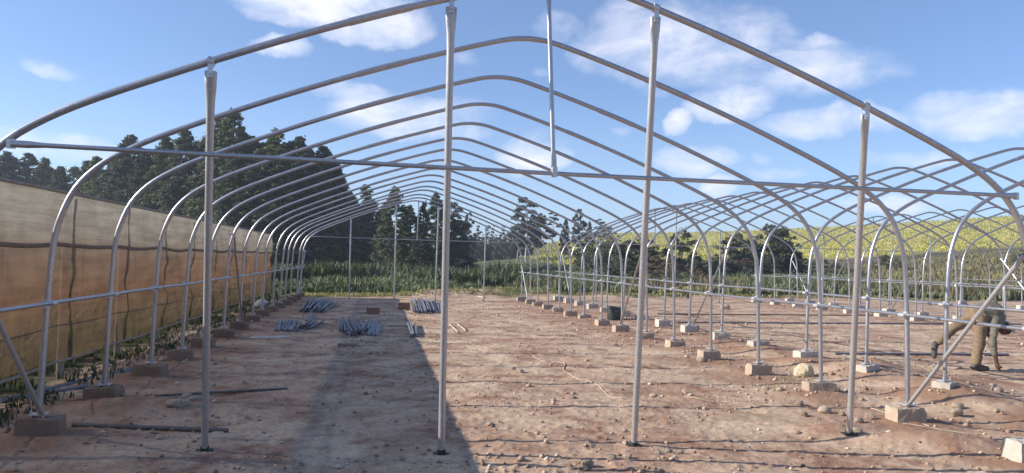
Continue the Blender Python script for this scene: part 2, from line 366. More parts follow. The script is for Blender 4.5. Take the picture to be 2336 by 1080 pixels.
# ------------------------------------------------------------------ ground
def build_ground():
    na = 760; nr = 900
    th = np.concatenate([np.linspace(-180, -50, 40, endpoint=False), np.linspace(-50, 70, na, endpoint=False), np.linspace(70, 180, 40, endpoint=False)])
    th = np.radians(th); n = len(th)
    r = np.concatenate([[0.3], 1.0*np.exp(np.linspace(0, math.log(60/1.0), 760)), 60*np.exp(np.linspace(0, math.log(6000/60), 141))[1:]])
    TH, RR = np.meshgrid(th, r); X = CAM[0]+RR*np.sin(TH); Y = CAM[1]+RR*np.cos(TH)
    Z = gbase(X, Y)+gmound(X, Y)+rough_z(X, Y)
    V = np.stack([X, Y, Z], -1).reshape(-1, 3)
    V = np.vstack([V, [[CAM[0], CAM[1], Z[0].mean()]]])
    i = np.arange(len(r)-1)[:, None]*n; k = np.arange(n)[None, :]; k2 = (k+1) % n
    F = np.stack([i+k, i+n+k, i+n+k2, i+k2], -1).reshape(-1, 4)
    cen = len(V)-1
    F2 = np.stack([np.full(n, cen), np.arange(n), (np.arange(n)+1) % n, (np.arange(n)+1) % n], -1)
    x, y = V[:, 0], V[:, 1]; D = np.hypot(x+1.3, y+5.1); t = np.degrees(np.arctan2(x+1.3, y+5.1))
    wob = .9*fbm(x*.4, y*.4, 4)+.8*fbm(x*1.6, y*1.6, 3)
    soil = sst(24.8, 23.4, 0*y)  # placeholder, replaced below
    edge = np.interp(x, [-20, -7, -4, 1, 6, 20, 60], [22, 22, 23.2, 24.8, 25.0, 25.6, 27])
    soil = np.clip((edge+wob*2.6-y)/1.1, 0, 1)
    soil = soil*np.clip((x+5.6+wob)/.5, 0, 1)
    yb = np.interp(t, [-180, 9, 14, 24, 35, 46, 60, 180], [1e5, 1e5, 75, 88, 96, 112, 120, 150])
    yel = np.clip((D-yb-14*fbm(x*.05, y*.05, 3)*2)/5, 0, 1)
    scrub = np.clip((D-40-8*wob)/10, 0, 1)*(1-yel)*sst(8, 30, t)
    scrub = np.maximum(scrub, np.clip(1-np.abs(D-82-2*wob)/6, 0, 1)**.5*(t > -5)*(t < 17))
    o = np_mesh('ground', V, F, ground_mat(), True)
    dug = 0*x
    for i, (fx, fy, q) in enumerate(FEET):
        rr = .55+.35*((i*11) % 7)/7; dug = np.maximum(dug, np.exp(-((x-fx)**2+((y-fy)*1.1)**2)/rr**2))
    dug = np.clip(dug*1.15+1.1*fbm(x*2.1+5, y*2.1, 4)-.12, 0, 1)*(dug > .03)
    for (mx, my, rx, ry, h) in MOUNDS[:17]: dug = np.maximum(dug, .75*np.exp(-(((x-mx)/rx)**2+((y-my)/ry)**2)))
    o.data.color_attributes.new('dug', 'FLOAT_COLOR', 'POINT').data.foreach_set('color', np.stack([dug]*3+[np.ones_like(dug)], -1).astype(np.float32).ravel())
    at_ = o.data.color_attributes.new('zone', 'FLOAT_COLOR', 'POINT')
    at_.data.foreach_set('color', np.stack([soil, yel, scrub, np.ones_like(soil)], -1).astype(np.float32).ravel())
    prop(o, 'reddish brown bare earth of the building site with fields rising behind it', 'ground', None, 'structure')
    return o
def ground_mat():
    m, t = mat('earth_and_fields')
    pos = t.new('ShaderNodeNewGeometry').outputs['Position']
    zc = t.new('ShaderNodeSeparateColor', i_0=t.new('ShaderNodeVertexColor', layer_name='zone').outputs[0]).outputs
    big = t.noise(pos, .45, 5, .6); mid = t.noise(pos, 2.3, 6, .62); fine = t.noise(pos, 17, 6, .7); grit = t.noise(pos, 70, 4, .75)
    c = t.mix(t.ramp(big, [(.36, 0.0), (.62, 1.0)]), (.405, .265, .182), (.55, .415, .295))
    c = t.mix(t.ramp(mid, [(.42, 0.0), (.62, .9)]), c, (.24, .125, .080))
    c = t.mix(t.ramp(t.noise(pos, 1.1, 5, .6), [(.48, 0.0), (.64, .8)]), c, (.54, .405, .285))
    c = t.mix(1.0, c, t.ramp(fine, [(.25, .72), (.75, 1.28)]), 'MULTIPLY')
    c = t.mix(1.0, c, t.ramp(grit, [(.3, .82), (.7, 1.18)]), 'MULTIPLY')
    dg = t.new('ShaderNodeVertexColor', layer_name='dug').outputs[0]
    c = t.mix(t.math('MULTIPLY', dg, .85), c, t.mix(mid, (.17, .088, .055), (.36, .205, .135)))
    # pale grit specks
    vo = t.new('ShaderNodeTexVoronoi'); vo.inputs['Scale'].default_value = 26; t.l.new(pos, vo.inputs['Vector'])
    sp = t.math('MULTIPLY', t.ramp(vo.outputs['Distance'], [(.10, 1.0), (.2, 0.0)]), t.ramp(mid, [(.45, 0.0), (.6, 1.0)]))
    c = t.mix(t.math('MULTIPLY', sp, .5), c, (.58, .48, .38))
    # greenish film where grass clippings dried
    c = t.mix(t.ramp(t.noise(pos, .8, 4, .6), [(.58, 0.0), (.72, .35)]), c, (.26, .235, .125))
    g = t.mix(t.ramp(t.noise(pos, .35, 5, .65), [(.38, 0.0), (.62, 1.0)]), (.055, .075, .030), (.13, .14, .055))
    g = t.mix(1.0, g, t.ramp(fine, [(.25, .6), (.75, 1.4)]), 'MULTIPLY')
    s = t.mix(t.ramp(t.noise(pos, .12, 5, .6), [(.4, 0.0), (.6, 1.0)]), (.085, .080, .045), (.20, .155, .105))
    s = t.mix(1.0, s, t.ramp(t.noise(pos, .9, 5, .7), [(.3, .55), (.7, 1.4)]), 'MULTIPLY')
    yv = t.mix(t.ramp(t.noise(pos, .14, 7, .75), [(.38, 0.0), (.60, 1.0)]), (.30, .285, .085), (.49, .43, .14))
    yv = t.mix(t.ramp(t.noise(t.mapping(pos, (1, .35, 1)), .45, 6, .75), [(.50, 0.0), (.66, .6)]), yv, (.20, .21, .085))
    col = t.mix(zc[2], g, s); col = t.mix(zc[1], col, yv); col = t.mix(zc[0], col, c)
    p = t.new('ShaderNodeBsdfPrincipled', i_Base_Color=col, i_Roughness=.95); p.inputs['Specular IOR Level'].default_value = .15
    b1 = bumpn(t, fine, .4, .025); b2 = t.new('ShaderNodeBump'); b2.inputs['Strength'].default_value = .5; b2.inputs['Distance'].default_value = .008
    t.l.new(grit, b2.inputs['Height']); t.l.new(b1, b2.inputs['Normal']); t.l.new(b2.outputs[0], p.inputs['Normal'])
    finish(t, p.outputs[0]); return m
build_ground()

# ------------------------------------------------------------------ greenhouse frames
HALF = [(4.0, -.03), (3.99, .5), (3.975, 1.0), (3.95, 1.42), (3.90, 1.64), (3.81, 1.85), (3.66, 2.03), (3.45, 2.18), (3.15, 2.335), (2.6, 2.57),
        (2.0, 2.81), (1.35, 3.045), (.75, 3.24), (.35, 3.36), (.16, 3.405), (0, 3.418)]
def catmull(P, sub=3):
    P = [Vector(p) for p in P]; out = []
    for i in range(len(P)-1):
        a = P[max(i-1, 0)]; b = P[i]; c = P[i+1]; d = P[min(i+2, len(P)-1)]
        for k in range(sub):
            u = k/sub; out.append(.5*((2*b)+(c-a)*u+(2*a-5*b+4*c-d)*u*u+(3*b-a-3*c+d)*u**3))
    out.append(P[-1]); return out
_h = catmull([(x, z, 0) for x, z in HALF])
PROFILE = [(-v.x, v.y) for v in _h]+[(v.x, v.y) for v in reversed(_h[:-1])]
def hoop_z(x):
    xs = [p[0] for p in PROFILE if p[1] > 1.9]; zs = [p[1] for p in PROFILE if p[1] > 1.9]
    return float(np.interp(x, xs, zs))
RX = {2: .02, 3: .06, 4: .12, 5: .09, 6: .03, 7: .08, 8: .1, 9: .04, 10: .02, 11: -.08, 12: -.15, 13: -.2, 14: -.26, 15: -.3}
LX = {2: -.02, 3: .02, 4: -.05, 6: -.08, 7: 0, 8: .08, 9: .15, 10: .2, 11: .15}

def clamp_mb(mb, p, axis='z', r=.042, l=.06):
    a = Vector(p); d = Vector((0, 0, l/2)) if axis == 'z' else (Vector((0, l/2, 0)) if axis == 'y' else Vector((l/2, 0, 0)))
    mb.tube([a-d, a+d], r, 8); return mb

def build_frame(xc, y0, zl, zr, n, seed, label, k_start, post_x, L=None, Rr=None, front=False, lbrace=(), rbrace=(), back_posts=None, stretch=1.45):
    rg = random.Random(seed)
    root = empty('greenhouse_frame', (xc, y0, (zl+zr)/2)); base = (zl+zr)/2
    prop(root, label, 'greenhouse frame', 'bare greenhouse frames')
    ys = {}
    feet = {}
    for k in range(k_start, n):
        yl = k*stretch+((L or {}).get(k, rg.uniform(-.03, .03) if L is None else 0)); yr = k*stretch+((Rr or {}).get(k, rg.uniform(-.03, .03) if Rr is None else 0))
        ys[k] = (yl, yr)
        fx = rg.uniform(-.025, .025) if k else 0; dz = rg.uniform(-.012, .012) if k else 0; ap = rg.uniform(-.02, .02)
        pts = []
        for (x, z) in PROFILE:
            s_ = (x+4)/8; yy = yl*(1-s_)+yr*s_; lean = rg_lean = 0
            pts.append((x+fx+ap*min(z, 3.4)/3.4, yy, z+(zl*(1-s_)+zr*s_)-base+dz))
        far = k > 9
        mb = MB().tube(pts, .0248, 8 if far else 12)
        for xs in (-1.32, 1.3):      # sleeve joints
            i = min(range(len(pts)), key=lambda i: abs(pts[i][0]-xs))
            if not far: mb.tube([pts[i-1], pts[i], pts[i+1]], .0275, 10)
        mb.build('hoop', M['galv'], root)
        feet[k] = (pts[0], pts[-1])
        # base plates with bolts
        for p in (pts[0], pts[-1]):
            b = MB().box((p[0], p[1], p[2]+.034), (.12, .10, .008))
            for sx in (-.045, .045): b.tube([(p[0]+sx, p[1]-.035, p[2]+.0), (p[0]+sx, p[1]-.035, p[2]+.075)], .007, 6)
            b.build('base_plate', M['galv2'], root)
    # side rails: a straight pipe clamped outside each row of legs
    ks = list(range(k_start, n))
    for side, idx in ((-1, 0), (1, 1)):
        zz = (zl if side < 0 else zr)-base
        off = -side*(.045) if front else side*.045
        rail = MB(); y_a = ys[ks[0]][idx]-.3; y_b = ys[ks[-1]][idx]+.45
        prs = [((side*3.978+off), y_a, .90+zz)]+[(side*3.978+off+rg.uniform(-.004, .004), ys[k][idx], .90+zz+rg.uniform(-.008, .008)) for k in ks]+[((side*3.978+off), y_b, .90+zz)]
        rail.tube(prs, .0165, 8)
        ro = rail.build('side_rail', M['galv'], root)
        for k in ks:
            c = MB(); yy = ys[k][idx]; clamp_mb(c, (side*3.978, yy, .90+zz), 'z', .034, .07); c.tube([(side*3.978+off, yy-.04, .9+zz), (side*3.978+off, yy+.04, .9+zz)], .024, 8)
            c.build('clamp', M['galv2'], ro)
    # braces: from foot of hoop k up to hoop k-1
    for side, lst in ((-1, lbrace), (1, rbrace)):
        for (ka, kb, zt) in lst:
            zz = (zl if side < 0 else zr)-base; i = 0 if side < 0 else 1
            ya = ys[ka][i]; yb = ys[kb][i]
            a = (side*3.98-side*.045, ya-.10 if yb < ya else ya+.10, .02+zz); b = (side*(3.93)-side*.045, yb, zt+zz)
            mb = MB().tube([a, tuple(a[i]*.96+b[i]*.04 for i in range(3)), tuple(a[i]*.04+b[i]*.96 for i in range(3)), b], [(.012, .026), .019, .019, (.012, .026)], 10)
            br = mb.build('brace', M['galv_post'] if ka == 1 else M['galv'], root)
            MB().tube([(b[0], b[1]-.02, b[2]-.02), (b[0]+side*.07, b[1]+.0, b[2])], .02, 8).build('clamp', M['galv2'], br)
    # end walls
    def endwall(k, posts, bar, king, zbot):
        y = ys[k][0]*.5+ys[k][1]*.5
        yl_, yr_ = ys[k]
        yat = lambda x: yl_+(yr_-yl_)*(x+4)/8
        for (xt, xb) in posts:
            yb_off = 0
            if isinstance(xb, tuple): fp = at(*xb); xb = fp[0]-xc; yb_off = fp[1]-y0-yat(xb)
            zt = hoop_z(xt)+((zl*(4-xt)+zr*(4+xt))/8-base)-.03
            zb = (gz(fp[0], fp[1])+.012-base) if yb_off else (zbot(xb) if callable(zbot) else zbot)
            yy = yat(xt)
            if front_k := (k == 0 and front):
                lx = lambda z: xb+(xt-xb)*(z-zb)/(zt-zb)
                sec = [(lx(z), yy-.02+.015*(z-zb)/(zt-zb)+yb_off*(1-(z-zb)/(zt-zb)), z) for z in (zb, (zb+zt)/2, zt-.34, zt-.22, zt-.13, zt-.035, zt-.03)]
                rs = [.0268, .0268, .0268, (.022, .030), (.014, .038), (.012, .040), (.012, .030)]
            else:
                sec = [(xb, yy, zb), (xt, yy, zt-.22), (xt, yy, zt-.12), (xt, yy, zt-.02)]; rs = [.025, .025, (.016, .032), (.012, .034)]
            po = MB().tube(sec, rs, 12).build('end_post', M['galv_post'] if yb_off else M['galv'], root)
            # clamp strap at the top and foot plate
            c = MB().box((xt, yy-.022, zt-.03), (.034, .006, .10)); c.tube([(xt-.022, yy, zt+.03+.006), (xt+.022, yy, zt+.03-.006)], .0335, 10)
            c.tube([(xt, yy-.04, zt-.055), (xt, yy+.03, zt-.055)], .007, 6); c.build('clamp', M['galv2'], po)
            yf = (yy-.02 if k == 0 else yy)+yb_off
            f = MB().box((xb, yf, zb-.003), (.125, .085, .008), rg.uniform(-.2, .2)); f.tube([(xb, yf, zb), (xb, yf, zb+.03)], .033, 12)
            f.build('base_plate', M['black'], po)
        xa, za, xb_, zb_ = bar
        ya_, yb_ = yat(xa), yat(xb_)
        d = .05
        tb = MB().tube([(xa, ya_-d, za), (xa+.10, ya_-d, za+(zb_-za)*.012), (xa+.2, ya_-d, za+(zb_-za)*.03), (xa*.5+xb_*.5, (ya_+yb_)/2-d, (za+zb_)/2-.012), (xb_-.2, yb_-d, zb_-(zb_-za)*.03), (xb_-.10, yb_-d, zb_), (xb_, yb_-d, zb_)],
                       [(.008, .024), (.010, .024), .0160, .0160, .0160, (.010, .024), (.008, .024)], 10).build('tie_bar', M['galv'], root)
        for (cx, cy_, cz) in ((xa, ya_, za), (xb_, yb_, zb_)):
            MB().box((cx, cy_-.045, cz), (.05, .012, .06)).tube([(cx, cy_-.05, cz), (cx, cy_+.02, cz)], .012, 6).build('clamp', M['galv2'], tb)
        xt, xk = king; zt = hoop_z(xt)+(zl+zr)/2-base-.02; zk = za+(zb_-za)*(xk-xa)/(xb_-xa)+.0
        kx = lambda z: (xk+(xt-xk)*(z-zk)/(zt-zk), yat(xk)-.03+.03*(z-zk)/(zt-zk), z)
        kp = MB().tube([kx(zt), kx(zt-.2), kx(zk+.16), kx(zk+.10), kx(zk+.02)], [(.010, .026), .0165, .0165, (.010, .024), (.008, .024)], 10).build('king_post', M['galv'], root)
        MB().box((xk, yat(xk)-.045, zk), (.035, .05, .07)).build('clamp', M['galv2'], kp)
    return root, ys, endwall

# nearest tunnel, hoops traced from the photograph by survey
T1, Y1, ew1 = build_frame(0, 0, 0, 0, 16, 3, 'nearest bare steel greenhouse frame, arching over the pipe heaps', 0, None, LX, RX, True,
                          lbrace=((1, 0, 1.35), (7, 6, 1.7), (14, 15, 1.5)), rbrace=((1, 0, 1.50), (7, 6, 1.62), (14, 15, 1.5)))
ew1(0, [(-2.46, (468, 1029)), (-.87, (1006, 1035)), (.66, (1444, 1015)), (2.42, (1934, 993))], (-3.62, 2.005, 3.765, 1.985), (-.17, -.10), .05)
def gt(x, xc, y, base): return gz(x+xc, y)-base+.0
ew1(15, [(-2.32, -2.30), (-.72, -.70), (.81, .78), (2.57, 2.56)], (-3.62, 2.0, 3.78, 2.0), (.08, .06), lambda x: gz(x, 21.7)-.0)
Z2L, Z2R = .055, .095
T2, Y2, ew2 = build_frame(9.4, -.35, Z2L, Z2R, 16, 5, 'middle bare steel greenhouse frame, with the bending worker inside', 0, None,
                          lbrace=((7, 6, 1.66), (14, 15, 1.5)), rbrace=((12, 11, 1.6), (6, 7, 1.6), (1, 0, 1.6)))
ew2(15, [(-2.55, -2.55), (-.55, -.55), (.62, .6), (2.45, 2.45)], (-3.6, 2.0, 3.75, 2.0), (-.25, -.25), lambda x: gz(x+9.4, 21.4)-.075)
ew2(0, [(-2.42, -2.42), (-.85, -.85), (.65, .6), (2.4, 2.4)], (-3.6, 2.0, 3.75, 2.0), (-.05, -.05), .0)
Z3L, Z3R = .12, .15
T3, Y3, ew3 = build_frame(19.0, -.1, Z3L, Z3R, 16, 8, 'farthest bare steel greenhouse frame, at the right before the brown slope', 2, None,
                          lbrace=((11, 10, 1.6), (14, 15, 1.5)), rbrace=((9, 8, 1.6),))
ew3(15, [(-2.5, -2.5), (-.8, -.8), (.62, .6), (2.45, 2.45)], (-3.6, 2.0, 3.75, 2.0), (-.25, -.25), lambda x: gz(x+19, 21.7)-.13)

# ------------------------------------------------------------------ footing blocks
def block_mesh(seed):
    rg = random.Random(seed); nx, ny, nz = 6, 4, 4; mb = MB()
    w_, d_, h_ = .33*rg.uniform(.93, 1.07), .205*rg.uniform(.94, 1.06), .235
    # subdivided rounded box surface
    idx = {}; V = []; F = []
    def vid(i, j, k):
        if (i, j, k) in idx: return idx[(i, j, k)]
        x = (i/nx-.5)*w_; y = (j/ny-.5)*d_; z = (k/nz)*h_-h_+.012
        e = (i in (0, nx))+(j in (0, ny))+(k in (0, nz))
        if e >= 2:
            s = .002 if e == 2 else .004
            if rg.random() < .30: s *= rg.uniform(2, 4.5)
            x -= math.copysign(s, x) if i in (0, nx) else 0; y -= math.copysign(s, y) if j in (0, ny) else 0; z -= s*.9 if k == nz else 0
        top = .009 if k == nz else .004
        V.append((x+rg.uniform(-.003, .003), y+rg.uniform(-.003, .003), z+rg.uniform(-top, top))); idx[(i, j, k)] = len(V)-1; return len(V)-1
    for i in range(nx):
        for j in range(ny):
            F.append((vid(i, j, nz), vid(i+1, j, nz), vid(i+1, j+1, nz), vid(i, j+1, nz))); F.append((vid(i, j, 0), vid(i, j+1, 0), vid(i+1, j+1, 0), vid(i+1, j, 0)))
    for i in range(nx):
        for k in range(nz):
            F.append((vid(i, 0, k), vid(i+1, 0, k), vid(i+1, 0, k+1), vid(i, 0, k+1))); F.append((vid(i, ny, k), vid(i, ny, k+1), vid(i+1, ny, k+1), vid(i+1, ny, k)))
    for j in range(ny):
        for k in range(nz):
            F.append((vid(0, j, k), vid(0, j, k+1), vid(0, j+1, k+1), vid(0, j+1, k))); F.append((vid(nx, j, k), vid(nx, j+1, k), vid(nx, j+1, k+1), vid(nx, j, k+1)))
    mb.add(V, F, False); return mb.mesh('concrete_block', M['block'])
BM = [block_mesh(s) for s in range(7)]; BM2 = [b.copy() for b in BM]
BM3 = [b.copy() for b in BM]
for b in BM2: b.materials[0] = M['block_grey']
for b in BM3: b.materials[0] = M['block_shade']
TN = ['nearest', 'middle', 'farthest']
rb = random.Random(11)
for ti, (xc, y0, zl, zr, ys) in enumerate(((0, 0, 0, 0, Y1), (9.4, -.35, Z2L, Z2R, Y2), (19.0, -.1, Z3L, Z3R, Y3))):
    for si, side in enumerate((-1, 1)):
        for k, yy in ys.items():
            if ti == 2 and (side == 1 and k < 12 or k < 6): continue
            if ti == 1 and k < (2 if side < 0 else 5): continue
            if ti == 0 and side < 0 and k == 0: continue
            x = xc+side*4.0-(.02 if ti == 0 and k == 0 else 0); y = y0+yy[si]; z = (zl if side < 0 else zr)-.035
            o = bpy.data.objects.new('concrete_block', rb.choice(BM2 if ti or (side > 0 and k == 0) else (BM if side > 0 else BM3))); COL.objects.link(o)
            rot = rb.uniform(-.16, .16) if not (ti == 1 and k in (2, 3)) else rb.uniform(.35, .6)
            o.location = (x+rb.uniform(-.025, .025), y+rb.uniform(-.02, .02), z); o.rotation_euler = (rb.uniform(-.04, .04), rb.uniform(-.05, .05), rot)
            if ti == 0 and k == 0: o.location.z += .02; o.rotation_euler = (.02, .01, -.06)
            o.scale = (1, 1, 1.0+max(0, (z-gz0(x, y)-.19)*4))
            pos = ('under the '+{1: 'second', 2: 'third', 3: 'fourth', 4: 'fifth', 5: 'sixth', 6: 'seventh', 7: 'eighth', 8: 'ninth', 9: 'tenth', 10: 'eleventh', 11: 'twelfth', 12: 'thirteenth', 13: 'fourteenth', 14: 'fifteenth'}[k]+' hoop') if k not in (0, 15) else ('under the front hoop' if k == 0 else 'under the backmost hoop')
            sd = 'left' if side < 0 else 'right'
            if ti == 0: lab = f'{"shaded brown" if side<0 else "sunlit grey"} concrete block {pos}, {sd} row of nearest frame'
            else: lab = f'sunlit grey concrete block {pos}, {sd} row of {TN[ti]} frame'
            prop(o, lab, 'concrete block', 'concrete footing blocks under the hoops')

# ------------------------------------------------------------------ net house on the left
def build_nethouse():
    root = empty('net_house', (-5.15, 9, -.3))
    prop(root, 'long brown and beige shade net house with wrinkled net wall, left of the nearest frame', 'net house')
    ox, oy, oz = -5.15, 9, -.3
    ya, yb, top, bot = -14.0, 22.6, 2.04, -.02
    ny, nz = 420, 26
    Y, Zt = np.meshgrid(np.linspace(ya, yb, ny), np.linspace(0, 1, nz), indexing='ij')
    bays = (Y+14)/2.05; ph = bays-np.floor(bays)
    sag = 4*ph*(1-ph)
    hem = bot+.05*fbm(Y*.8, Y*0+2, 3)*2-.05*sag*.6
    Z = hem+(top-hem)*Zt
    wr = .16*fbm(Y*.5+Zt*1.3, Zt*4+3, 4)+.05*fbm(Y*1.6, Zt*14+9, 3)+.02*np.sin((ph*3+Zt*2)*6.28)
    X = -5.15+wr*np.minimum(1, 1.3*sag+.25)*(1-Zt**8)
    V = np.stack([X-ox, Y-oy, Z-oz], -1).reshape(-1, 3)
    i = np.arange(ny-1)[:, None]*nz; k = np.arange(nz-1)[None, :]
    F = np.stack([i+k, i+nz+k, i+nz+k+1, i+k+1], -1).reshape(-1, 4)
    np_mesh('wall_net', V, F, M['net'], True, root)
    # end net and roof net
    def sheet(fn, nu, nv, m, name):
        U, Vv = np.meshgrid(np.linspace(0, 1, nu), np.linspace(0, 1, nv), indexing='ij'); X, Y, Z = fn(U, Vv)
        V = np.stack([X-ox, Y-oy, Z-oz], -1).reshape(-1, 3); i = np.arange(nu-1)[:, None]*nv; k = np.arange(nv-1)[None, :]
        F = np.stack([i+k, i+nv+k, i+nv+k+1, i+k+1], -1).reshape(-1, 4); return np_mesh(name, V, F, m, True, root)
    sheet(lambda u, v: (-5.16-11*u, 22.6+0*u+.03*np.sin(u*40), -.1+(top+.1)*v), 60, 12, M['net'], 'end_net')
    sheet(lambda u, v: (-5.16-11*u, ya+(yb-ya)*v, top-.01-.07*np.abs(np.sin(u*3.14159*4))*np.abs(np.sin(v*3.14159*18))-.0*u), 40, 180, M['net_roof'], 'roof_net')
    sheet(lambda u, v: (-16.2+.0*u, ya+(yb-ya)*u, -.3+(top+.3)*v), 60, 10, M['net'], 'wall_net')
    # hems, seams, eave wire
    mb = MB(); yy = np.linspace(ya, yb, 200)
    mb.tube([(-5.15+.02-ox, y-oy, top-oz) for y in yy], .022, 6); mb.build('eave_wire', M['woodpost'], root)
    def hang(z, dz, r, name, m, xo=.03):
        pts = []
        for y in yy:
            p = (y+14)/2.05; p -= math.floor(p)
            pts.append((-5.15+xo+.03*float(fbm(np.array(y*.9), np.array(z*7.), 3))-ox, y-oy, z-dz*4*p*(1-p)+.05*float(fbm(np.array(y*.6), np.array(z*3.+1), 3))-oz))
        MB().tube(pts, [(r*.35, r)]*len(pts), 6).build(name, m, root)
    hang(1.40, .03, .030, 'seam', M['net_band'], .06); hang(.42, .03, .008, 'seam', M['net_hem'], .07); hang(bot+.0, .03, .02, 'hem', M['woodpost'], .02)
    for i, y in enumerate(np.arange(ya+.6, yb+.3, 2.05)):
        y = min(y, 22.5)
        MB().tube([(-5.15-.10-ox, y-oy, gz(-5.25, y)-.1-oz), (-5.15-.10-ox, y-oy, top-.02-oz)], .045, 10).build('post', M['woodpost'], root)
        if i % 2 == 0:
            for xx in (-8.8, -12.4): MB().tube([(xx-ox, y-oy, gz(xx, y)-.1-oz), (xx-ox, y-oy, top-.03-oz)], .045, 8).build('post', M['woodpost'], root)
build_nethouse()
# crop rows inside the net house
def leaves(n, cen_fn, size, m, name, up=.5, rg=rng, asp=1.8):
    """n separate leaf quads; cen_fn(n) gives centres and outward normals"""
    C, N = cen_fn(n)
    N = N+rg.normal(0, .8, N.shape); N[:, 2] += up*.4; N /= np.linalg.norm(N, axis=1)[:, None]
    a = rg.normal(0, 1, N.shape); U = np.cross(N, a); U /= np.linalg.norm(U, axis=1)[:, None]; Vv = np.cross(N, U)
    s = (size*rg.uniform(.6, 1.4, n))[:, None]
    q = np.stack([C-U*s*.5*asp, C+Vv*s*.42, C+U*s*.5*asp, C-Vv*s*.42], 1).reshape(-1, 3)
    return q, np.arange(4*n).reshape(-1, 4)

# ------------------------------------------------------------------ trees
def blob_points(rg, centres, radii, n, flat=.85):
    w_ = radii**2; w_ = w_/w_.sum(); id_ = rg.choice(len(radii), n, p=w_)
    d = rg.normal(0, 1, (n, 3)); d /= np.linalg.norm(d, axis=1)[:, None]
    d[:, 2] = np.where(d[:, 2] < -.3, -d[:, 2]*.6, d[:, 2])
    rad = radii[id_][:, None]*(rg.uniform(.45, 1.0, (n, 1))+np.abs(rg.normal(0, .22, (n, 1))))
    return centres[id_]+d*rad*np.array([1, 1, flat]), d
def limb_mb(rg, H, crown0, lean=0.0, r0=.2, nb=9, spread=1.6):
    mb = MB(); pts = []; x = y = 0
    for i in range(9):
        t = i/8; pts.append((x, y, H*.94*t)); x += rg.uniform(-.03, .03)*H*.5+lean*H/8; y += rg.uniform(-.03, .03)*H*.4
    mb.tube(pts, [r0*(1-.9*i/8)+.015 for i in range(9)], 8)
    for j in range(nb):
        t = crown0+(1-crown0)*(j+.5)/nb*.85; i = min(int(t*8), 7); b = Vector(pts[i]).lerp(Vector(pts[i+1]), t*8-i)
        a = rg.uniform(0, 6.28); L = spread*(1.15-t)*rg.uniform(.8, 1.3)
        e = b+Vector((math.cos(a)*L, math.sin(a)*L, L*rg.uniform(.4, .9)))
        mid = b.lerp(e, .5)+Vector((0, 0, -.1*L)); mb.tube([b, mid, e], [r0*.35*(1-t)+.02, r0*.2*(1-t)+.015, .01], 5)
    return mb, pts
def tree_kind(name, seed, H, crown0, Rmax, shape, nclump, nleaf, lsize, leafm, barkm, nb=9, clr=(.35, .7), r0=.2):
    rg = random.Random(seed); ng = np.random.default_rng(seed)
    tm, pts = limb_mb(rg, H, crown0, rg.uniform(-.01, .01), r0, nb, Rmax*.8)
    C = []; Rd = []
    for j in range(nclump):
        t = crown0+(1-crown0)*((j+rg.random())/nclump); u = (t-crown0)/(1-crown0)
        if shape == 'cone': rr = Rmax*(1-u)**.62*(.6+.4*min(1, u*6))*(.85+.3*rg.random())+.04
        elif shape == 'column': rr = Rmax*(min(1, u*4+.45))*(1-u**2.3)**.9+.08
        elif shape == 'euc': rr = Rmax*math.sin(math.pi*min(1, u*.85+.12))**.7
        else: rr = Rmax*math.sqrt(max(0.02, 1-(u*1.0-.25)**2*1.3))*(1-max(0, u-.75)*2.6)
        a = rg.uniform(0, 6.28); q = rr*rg.uniform(.25, 1.0)**.6; i = min(int(t*8/.94), 7)
        C.append((pts[i][0]+math.cos(a)*q, pts[i][1]+math.sin(a)*q, H*t)); Rd.append(H/12*rg.uniform(*clr)*(1.15-.55*u))
    C = np.array(C); Rd = np.array(Rd)
    V, F = leaves(nleaf, lambda n: blob_points(ng, C, Rd, n), lsize, None, None, rg=ng)
    tr = tm.mesh('trunk', M[barkm]); o = np_mesh('crown', V, F, M[leafm]); cr = o.data; bpy.data.objects.remove(o)
    return dict(name=name, H=H, trunk=tr, crown=cr)
K = {}
K['plant'] = [tree_kind('plantation_tree', 20+i, 12, .06, 1.95+.15*i, 'column' if i == 1 else 'cone', 260, 30000, .125, 'leaf_dark', 'bark', clr=(.22, .55)) for i in range(3)]
K['plant2'] = [tree_kind('plantation_tree', 30+i, 12, .08, 2.1, 'cone', 240, 27000, .12, 'leaf_mid', 'bark', clr=(.20, .48)) for i in range(2)]
K['cone'] = [tree_kind('conifer', 40+i, 10, .04, 1.6, 'cone', 80, 9000, .17, 'leaf_mid', 'bark', clr=(.35, .6)) for i in range(2)]
K['euc'] = [tree_kind('eucalyptus_tree', 50+i, 12, .28, 2.7, 'euc', 46, 11000, .20, 'leaf_grey', 'bark_pale', 14, (.5, .95)) for i in range(3)]
K['thin'] = [tree_kind('thin_tree', 60+i, 10, .45, .9, 'euc', 14, 1300, .20, 'leaf_grey', 'bark_pale', 10, (.3, .6), r0=.10) for i in range(3)]
K['bush'] = [tree_kind('bush', 70+i, 4, .05, 1.9, 'round', 46, 6500, .12, 'leaf_scrub', 'bark', 8, (1.0, 1.9), r0=.08) for i in range(3)]
K['bushb'] = [tree_kind('bush', 80+i, 4, .05, 1.9, 'round', 40, 5500, .12, 'leaf_brown', 'bark', 8, (1.0, 1.9), r0=.08) for i in range(2)]
rt = random.Random(5)
def plant(kind, px, ptop, yd, wide=1.0, label='', cat='tree', group=None, sink=0.0, name=None):
    """tree at ground distance yd whose top shows at (px, ptop)"""
    p = at_y(px, ptop, yd); g = gz(p[0], p[1]); H = p[2]-g+sink
    kd = rt.choice(K[kind]) if isinstance(K[kind], list) else K[kind]
    s = H/kd['H']
    r = empty(name or kd['name'], (p[0], p[1], g-sink-.05), rt.uniform(0, 6.28)); r.scale = (s*wide, s*wide, s)
    for nm in ('trunk', 'crown'):
        o = bpy.data.objects.new(nm, kd[nm]); COL.objects.link(o); o.parent = r
    prop(r, label, cat, group); return r
